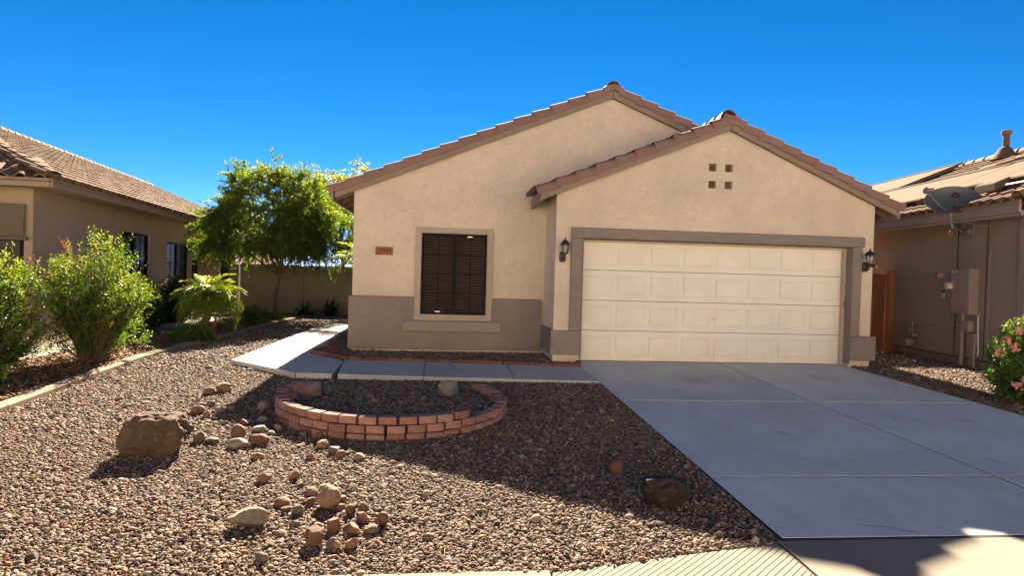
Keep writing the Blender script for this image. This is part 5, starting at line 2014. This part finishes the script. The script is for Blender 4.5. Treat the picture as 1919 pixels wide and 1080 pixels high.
def make_tree(name, label, base, fork, crown_c, crown_r, n_cl, leaf, mat, seed, tr=.085, per=26, group=None, flat=-.35, twl=(.3, .7), droopy=.5, lean=(0, 0)):
    rg = np.random.default_rng(seed)
    t = thing(name, label, 'tree', base, 0, group)
    base = np.array(base, float)
    fk = np.array(fork, float)
    mb = MB()
    cc, rr_ = np.array(crown_c, float), np.array(crown_r, float)
    tp = [base + (fk - base) * k + np.array([.05 * math.sin(k * 5 + seed), .04 * math.sin(k * 4), 0]) * (k > 0) for k in np.linspace(0, 1, 7)]
    mb.tube(tp, [tr * (1.25 if i == 0 else 1 - .06 * i) for i in range(7)], 10)
    limbs = []
    nl = 8
    for i in range(nl):
        an = 2 * math.pi * (i + rg.uniform(-.3, .3)) / nl
        el = rg.uniform(-.05, .75)
        e = cc + rr_ * np.array([math.cos(an) * .62, math.sin(an) * .62, el * .8 + .05])
        s_ = tp[-1] if i % 2 else tp[-2]
        pts = curve_pts(s_, e, 7, .10, rg)
        pts = [p + np.array([0, 0, .18 * math.sin(math.pi * q)]) for p, q in zip(pts, np.linspace(0, 1, 7))]
        mb.tube(pts, list(np.linspace(tr * .55, tr * .16, 7)), 7)
        limbs += pts[2:]
        for j in range(3):
            q = pts[rg.integers(2, 6)]
            e2 = q + unit(e - cc + rg.normal(size=3) * .8) * rr_ * rg.uniform(.3, .5)
            p2 = curve_pts(q, e2, 5, .12, rg)
            mb.tube(p2, list(np.linspace(tr * .26, tr * .09, 5)), 6)
            limbs += p2[1:]
    limbs = np.array(limbs)
    cl = []
    while len(cl) < n_cl:
        p = rg.normal(size=3)
        p = unit(p) * rg.uniform(.25, 1.0) ** .45
        if p[2] < flat or (p[2] > .2 and rg.uniform() < .45):
            continue
        # a ragged outline: radius changes with direction
        k = .80 + .32 * noise.noise(Vector(p * 2.1) + Vector((seed * 3.1, 0, 0)))
        cl.append(cc + rr_ * p * k)
    P, D, L, W, T = [], [], [], [], []
    for c_ in cl:
        q = limbs[np.argmin(((limbs - c_) ** 2).sum(1))]
        bp_ = curve_pts(q, c_, 4, .12, rg)
        mb.tube(bp_, list(np.linspace(tr * .13, tr * .05, 4)), 5, cap=False)
        out = unit(c_ - cc + np.array([0, 0, .2]))
        hue = rg.normal(0, .13)
        relz = (c_[2] - cc[2]) / rr_[2]
        nt = int(rg.integers(5, 9) * (1.0 if relz < .35 else .72))
        for _ in range(nt):
            d = unit(out * .9 + rg.normal(size=3) * .75 + np.array([0, 0, .35 if relz > .3 else -.15]))
            ln = rg.uniform(*twl)
            ts = np.linspace(.08, 1, per)
            cur = c_ + d * ts[:, None] * ln + np.array([0, 0, -1]) * (ts[:, None] ** 2) * ln * droopy * rg.uniform(.3, 1)
            mb.tube([cur[0], cur[per // 2], cur[-1]], [.006, .005, .003], 4, cap=False)
            side = unit(np.cross(d, rg.normal(size=3)))
            sgn = np.where(np.arange(per) % 2, 1, -1)[:, None]
            dd = unit(d * .55 + side * sgn + rg.normal(size=(per, 3)) * .35 + np.array([0, 0, -.15]))
            P.append(cur)
            D.append(dd)
            L.append(leaf * rg.uniform(.7, 1.35, per))
            W.append(leaf * .38 * rg.uniform(.7, 1.2, per))
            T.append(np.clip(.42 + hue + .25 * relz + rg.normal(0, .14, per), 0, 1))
    mb.build('trunk', M_BARK, t, smooth=True)
    leaf_mesh('crown', np.concatenate(P), np.concatenate(D), np.concatenate(L), np.concatenate(W), np.concatenate(T), mat, t)
    return t


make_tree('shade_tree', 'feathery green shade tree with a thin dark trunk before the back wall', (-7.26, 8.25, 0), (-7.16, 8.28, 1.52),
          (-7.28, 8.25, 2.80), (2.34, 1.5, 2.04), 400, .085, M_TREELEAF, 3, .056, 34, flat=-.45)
make_tree('shade_tree', 'yellow-green tree rising behind the back wall beside the house gable', (-6.3, 13.6, 0), (-6.2, 13.6, 2.0),
          (-6.0, 13.6, 3.9), (2.6, 1.8, 1.9), 130, .11, M_TREELEAF2, 8, .10, 22)


def make_shrub(name, label, cat, base, height, rad, n_stem, mat, seed, leaf=.05, asp=.3, low=.3, vase=.35, side=7, per=10, spiky=.5, leaves_from=.3, group=None, stem_r=.011, tint0=.35, red=0.0):
    """stems fan out of the ground; leafy side shoots on their upper part"""
    rg = np.random.default_rng(seed)
    t = thing(name, label, cat, base, 0, group)
    base = np.array(base, float)
    mb = MB()
    P, D, L, W, T = [], [], [], [], []
    for i in range(n_stem):
        an = rg.uniform(0, 2 * math.pi)
        q = math.sqrt(rg.uniform(0, 1))
        # tip on a dome
        topz = height * (1 - .42 * q ** 2.2) * rg.uniform(.72, 1.04)
        if q > .6 and rg.uniform() < low:
            topz *= rg.uniform(.25, .7)
        tip = base + np.array([rad[0] * q * math.cos(an), rad[1] * q * math.sin(an), topz])
        st = base + np.array([rad[0] * q * vase * math.cos(an) * .5, rad[1] * q * vase * math.sin(an) * .5, -.02])
        n = 7
        pts = []
        for k in np.linspace(0, 1, n):
            f_ = k ** 1.25
            pts.append(st + (tip - st) * np.array([f_, f_, k]) + rg.normal(size=3) * .012 * (k > 0))
        mb.tube(pts, list(np.linspace(stem_r, .003, n)), 5, cap=False)
        pts = np.array(pts)
        hue = rg.normal(0, .10)
        isred = rg.uniform() < red
        for j in range(side):
            k = rg.uniform(leaves_from, 1.0) if j else 1.0
            f_ = k * (n - 1)
            a_ = min(int(f_), n - 2)
            p0_ = pts[a_] + (pts[a_ + 1] - pts[a_]) * (f_ - a_)
            ax_ = unit(pts[a_ + 1] - pts[a_])
            d = unit(ax_ * spiky + rg.normal(size=3) * (.55 if j else .12) + np.array([0, 0, .22]))
            ln = rg.uniform(.10, .26) * height / 1.5
            ts = np.linspace(0, 1, per)
            cur = p0_ + d * ts[:, None] * ln
            if j % 2 == 0:
                mb.tube([cur[0], cur[-1]], [.003, .002], 3, cap=False)
            sd = unit(np.cross(d, rg.normal(size=3)))
            sgn = np.where(np.arange(per) % 2, 1, -1)[:, None]
            dd = unit(d * .7 + sd * sgn * .9 + rg.normal(size=(per, 3)) * .3)
            P.append(cur)
            D.append(dd)
            L.append(leaf * rg.uniform(.7, 1.3, per))
            W.append(leaf * asp * rg.uniform(.75, 1.25, per))
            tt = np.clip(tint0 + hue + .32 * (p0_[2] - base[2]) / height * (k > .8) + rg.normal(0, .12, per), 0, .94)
            if isred and j < 2 and k > .85:
                tt[:] = .98
            T.append(tt)
    mb.build('stems', M_BARK_D, t, smooth=True)
    leaf_mesh('foliage', np.concatenate(P), np.concatenate(D), np.concatenate(L), np.concatenate(W), np.concatenate(T), mat, t)
    return t


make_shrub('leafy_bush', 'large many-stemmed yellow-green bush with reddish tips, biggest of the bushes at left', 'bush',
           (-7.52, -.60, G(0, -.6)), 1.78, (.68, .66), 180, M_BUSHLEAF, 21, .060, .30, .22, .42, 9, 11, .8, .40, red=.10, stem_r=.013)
make_shrub('leafy_bush', 'yellow-green bush cut off by the left picture edge, in front of the sun shade', 'bush',
           (-8.45, -1.55, G(0, -1.5)), 1.72, (.80, .75), 160, M_BUSHLEAF, 22, .060, .32, .5, .5, 9, 11, .8, .18, red=.04)
make_shrub('leafy_bush', 'small low bush at the left picture edge in front of the path', 'bush',
           (-7.75, -2.75, G(0, -2.7)), .42, (.38, .34), 50, M_HEDGELEAF, 23, .055, .4, .5, .6, 7, 9, .7, .05)
make_shrub('round_bush', 'compact clipped bush under the first dark window of the left house', 'bush',
           (-9.35, 4.55, 0), 1.10, (.55, .62), 170, M_HEDGELEAF, 24, .05, .5, .75, .7, 9, 10, .4, .15)
make_shrub('round_bush', 'dark shaded bush under the second window of the left house', 'bush',
           (-9.28, 6.35, 0), 1.12, (.48, .55), 150, M_DARKLEAF, 25, .05, .5, .7, .6, 9, 10, .4, .15)
make_shrub('small_plant', 'low bright plant beside the path left of the tree trunk', 'plant',
           (-7.15, 5.75, 0), .50, (.32, .30), 40, M_HEDGELEAF, 26, .07, .42, .4, .6, 6, 8, .7, .1)
make_shrub('small_plant', 'small low plant at the right foot of the tree trunk', 'plant',
           (-6.98, 7.7, 0), .26, (.16, .16), 18, M_HEDGELEAF, 27, .06, .45, .4, .6, 5, 7, .7, .1)
make_shrub('small_plant', 'small leafy tuft at the left foot of the young palm', 'plant',
           (-7.25, 1.75, 0), .27, (.27, .24), 50, M_HEDGELEAF, 28, .055, .35, .5, .6, 6, 8, .9, .05)
make_shrub('small_plant', 'small rounded tuft at the right foot of the young palm', 'plant',
           (-6.98, 2.05, 0), .30, (.26, .24), 55, M_HEDGELEAF, 29, .055, .35, .5, .6, 6, 8, .9, .05)

# ---- flowering bush at the right edge
fb = make_shrub('flowering_bush', 'green oleander bush with pink flower heads at the right picture edge', 'bush',
                (5.84, -2.55, G(0, -2.5)), 1.02, (.43, .45), 160, M_OLEANDER, 31, .085, .24, .55, .6, 8, 9, .9, .08, stem_r=.008)
rg = np.random.default_rng(5)
heads = [(5.24, -2.85, .77), (5.19, -2.75, .60), (5.52, -2.95, .98), (5.60, -2.9, .95), (5.42, -2.95, .95), (5.48, -3.0, .84), (5.42, -2.95, .27), (5.33, -2.92, .18),
         (5.35, -2.9, .90), (5.85, -2.95, .97), (5.98, -2.85, .92), (5.56, -3.02, .62), (5.78, -2.6, 1.04), (6.1, -2.6, .95), (5.55, -3.05, .80), (5.30, -2.9, .70)]
for (x, y, z) in heads:
    P, D = [], []
    for k in range(14):
        c_ = np.array([x, y, z]) + rg.normal(size=3) * .022
        for m__ in range(5):
            an = 2 * math.pi * m__ / 5
            nd = unit(np.array([x - 5.9, y + 2.55, z - .5]) * .6 + rg.normal(size=3) * .5)
            a_ = unit(np.cross(nd, [0.1, .2, 1]))
            b_ = np.cross(nd, a_)
            P.append(c_)
            D.append(a_ * math.cos(an) + b_ * math.sin(an) + nd * .35)
    leaf_mesh('flower_head', np.array(P), np.array(D), np.full(len(P), .030), np.full(len(P), .022), rg.uniform(0, 1, len(P)), M_PETAL, fb)
make_shrub('small_plant', 'low yellow-green sprig at the foot of the flowering bush', 'plant',
           (5.42, -2.75, G(0, -2.7)), .22, (.22, .2), 26, M_HEDGELEAF, 33, .06, .28, .5, .6, 5, 7, .9, .05)


# ---- palms: each frond a part
def frond_mesh(name, L, seed, nl=30, leaflet=.22, arch=.55, mat=M_PALMLEAF):
    rg_ = np.random.default_rng(seed)
    P, D, LL, W, T = [], [], [], [], []
    rach = []
    for k in np.linspace(0, 1, 12):
        rach.append((L * (k - .22 * arch * k ** 3), 0, L * (.42 * k - arch * .95 * k ** 2.2)))
    rach = np.array(rach)
    for i in range(nl):
        k = .16 + .84 * i / (nl - 1)
        f_ = k * 11
        a_ = min(int(f_), 10)
        p = rach[a_] + (rach[a_ + 1] - rach[a_]) * (f_ - a_)
        ax_ = unit(rach[a_ + 1] - rach[a_])
        for s_ in (-1, 1):
            d = unit(ax_ * (.75 + .5 * k) + np.array([0, s_ * 1.0, .18]) + rg_.normal(size=3) * .10)
            l_ = leaflet * (math.sin(math.pi * min(1, .18 + k * .80)) ** .6) * rg_.uniform(.85, 1.1)
            # two segments so that leaflets bend
            P += [p, p + d * l_ * .55]
            D += [d, unit(d + np.array([0, 0, -.55]))]
            LL += [l_ * .62, l_ * .5]
            W += [.017, .014]
            T += [np.clip(.45 + rg_.normal(0, .18), 0, 1)] * 2
    dummy = bpy.data.objects.new('tmp', None)
    o = leaf_mesh(name, np.array(P), np.array(D), np.array(LL), np.array(W), np.array(T), mat, dummy, fold=.3)
    me = o.data
    bpy.data.objects.remove(o)
    bpy.data.objects.remove(dummy)
    # add the rachis
    bm = bmesh.new()
    bm.from_mesh(me)
    for k in range(11):
        a_, b_ = Vector(rach[k]), Vector(rach[k + 1])
        r0, r1 = .010 * (1 - k / 13), .010 * (1 - (k + 1) / 13)
        ring0 = [bm.verts.new(a_ + Vector((0, r0 * math.cos(t), r0 * math.sin(t)))) for t in (0, 2.09, 4.19)]
        ring1 = [bm.verts.new(b_ + Vector((0, r1 * math.cos(t), r1 * math.sin(t)))) for t in (0, 2.09, 4.19)]
        for i in range(3):
            bm.faces.new((ring0[i], ring0[(i + 1) % 3], ring1[(i + 1) % 3], ring1[i]))
    bm.to_mesh(me)
    bm.free()
    return me


def make_palm(label, base, trunk_pts, rads, L, n, seed, fr_kw, lift_=(-.25, 1.15), name='palm'):
    rg_ = np.random.default_rng(seed)
    t = thing(name, label, 'palm', base)
    mb = MB()
    pts, rr_ = [], []
    T_ = np.array(trunk_pts, float)
    for k in np.linspace(0, len(T_) - 1, 18):
        a_ = min(int(k), len(T_) - 2)
        pts.append(T_[a_] + (T_[a_ + 1] - T_[a_]) * (k - a_))
        rr_.append((rads[0] + (rads[1] - rads[0]) * k / (len(T_) - 1)) * (1 + .16 * (len(pts) % 2)))
    mb.tube(pts, rr_, 9)
    mb.build('trunk', M_BARK, t)
    me = [frond_mesh('frond', L * q, seed + i, **fr_kw) for i, q in enumerate((1, .9, 1.05, .8))]
    top = T_[-1] - np.array(base)
    for i in range(n):
        o = link('frond', me[i % 4], None, t)
        az = i * 2.399 + rg_.uniform(-.2, .2)
        el = lift_[1] - (lift_[1] - lift_[0]) * (i / n) ** .8 + rg_.uniform(-.1, .1)
        o.location = top + np.array([0, 0, rg_.uniform(-.05, .03)])
        o.rotation_euler = (rg_.uniform(-.25, .25), -el, az)
    return t


pt = make_palm('young feathery palm with arching yellow-green fronds by the left path', (-7.10, 2.45, 0),
          [(-7.10, 2.45, -.02), (-7.11, 2.47, .25), (-7.03, 2.5, .50), (-7.00, 2.5, .78)], (.085, .065), .80, 46, 61, dict(nl=40, leaflet=.25, arch=.85), (-.45, 1.25))
MB().tube([(-6.86, 2.42, -.02), (-6.87, 2.43, .25), (-6.84, 2.44, .55)], [.022, .018, .015], 7).build('side_stem', M_BARK, pt, smooth=True)
make_palm('palm fronds reaching out from behind the corner of the main house', (-4.55, 6.6, 0),
          [(-4.55, 6.6, -.02), (-4.55, 6.6, .9), (-4.5, 6.6, 1.55)], (.10, .08), 1.15, 22, 71, dict(nl=36, leaflet=.34, arch=.6), (-.3, 1.2))


# ---- strap-leaved clumps along the back wall
def strap_clump(label, base, n, L, w, seed, mat):
    rg_ = np.random.default_rng(seed)
    t = thing('lily_clump', label, 'plant', base, 0, 'lily clumps along the back wall')
    for i in range(n):
        az, el, l_ = rg_.uniform(0, 6.28), rg_.uniform(.5, 1.4), L * rg_.uniform(.7, 1.1)
        vs = []
        st = np.array([math.cos(az), math.sin(az), 0])
        sd = np.array([-math.sin(az), math.cos(az), 0])
        o_ = rg_.normal(size=3) * .07
        o_[2] = 0
        for k in np.linspace(0, 1, 6):
            p = np.array(base) + o_ + st * l_ * math.cos(el) * k + np.array([0, 0, 1]) * l_ * (math.sin(el) * k - .55 * math.cos(el) * k ** 2.5)
            ww = w * (1 - k ** 2) * .5 + .002
            vs += [p - sd * ww + np.array([0, 0, ww * .4]), p, p + sd * ww + np.array([0, 0, ww * .4])]
        fs = []
        for k in range(5):
            for m__ in (0, 1):
                fs.append((k * 3 + m__, k * 3 + m__ + 1, k * 3 + 3 + m__ + 1, k * 3 + 3 + m__))
        MB().add(vs, fs, rg_.uniform(.05, .95)).build('leaf', mat, t, smooth=True, fix=False)


strap_clump('dark strap-leaved clump on the left of the pair along the back wall', (-6.72, 9.55, 0), 46, .72, .05, 81, M_DARKLEAF)
strap_clump('dark strap-leaved clump on the right of the pair along the back wall', (-5.98, 9.65, 0), 54, .85, .055, 82, M_DARKLEAF)
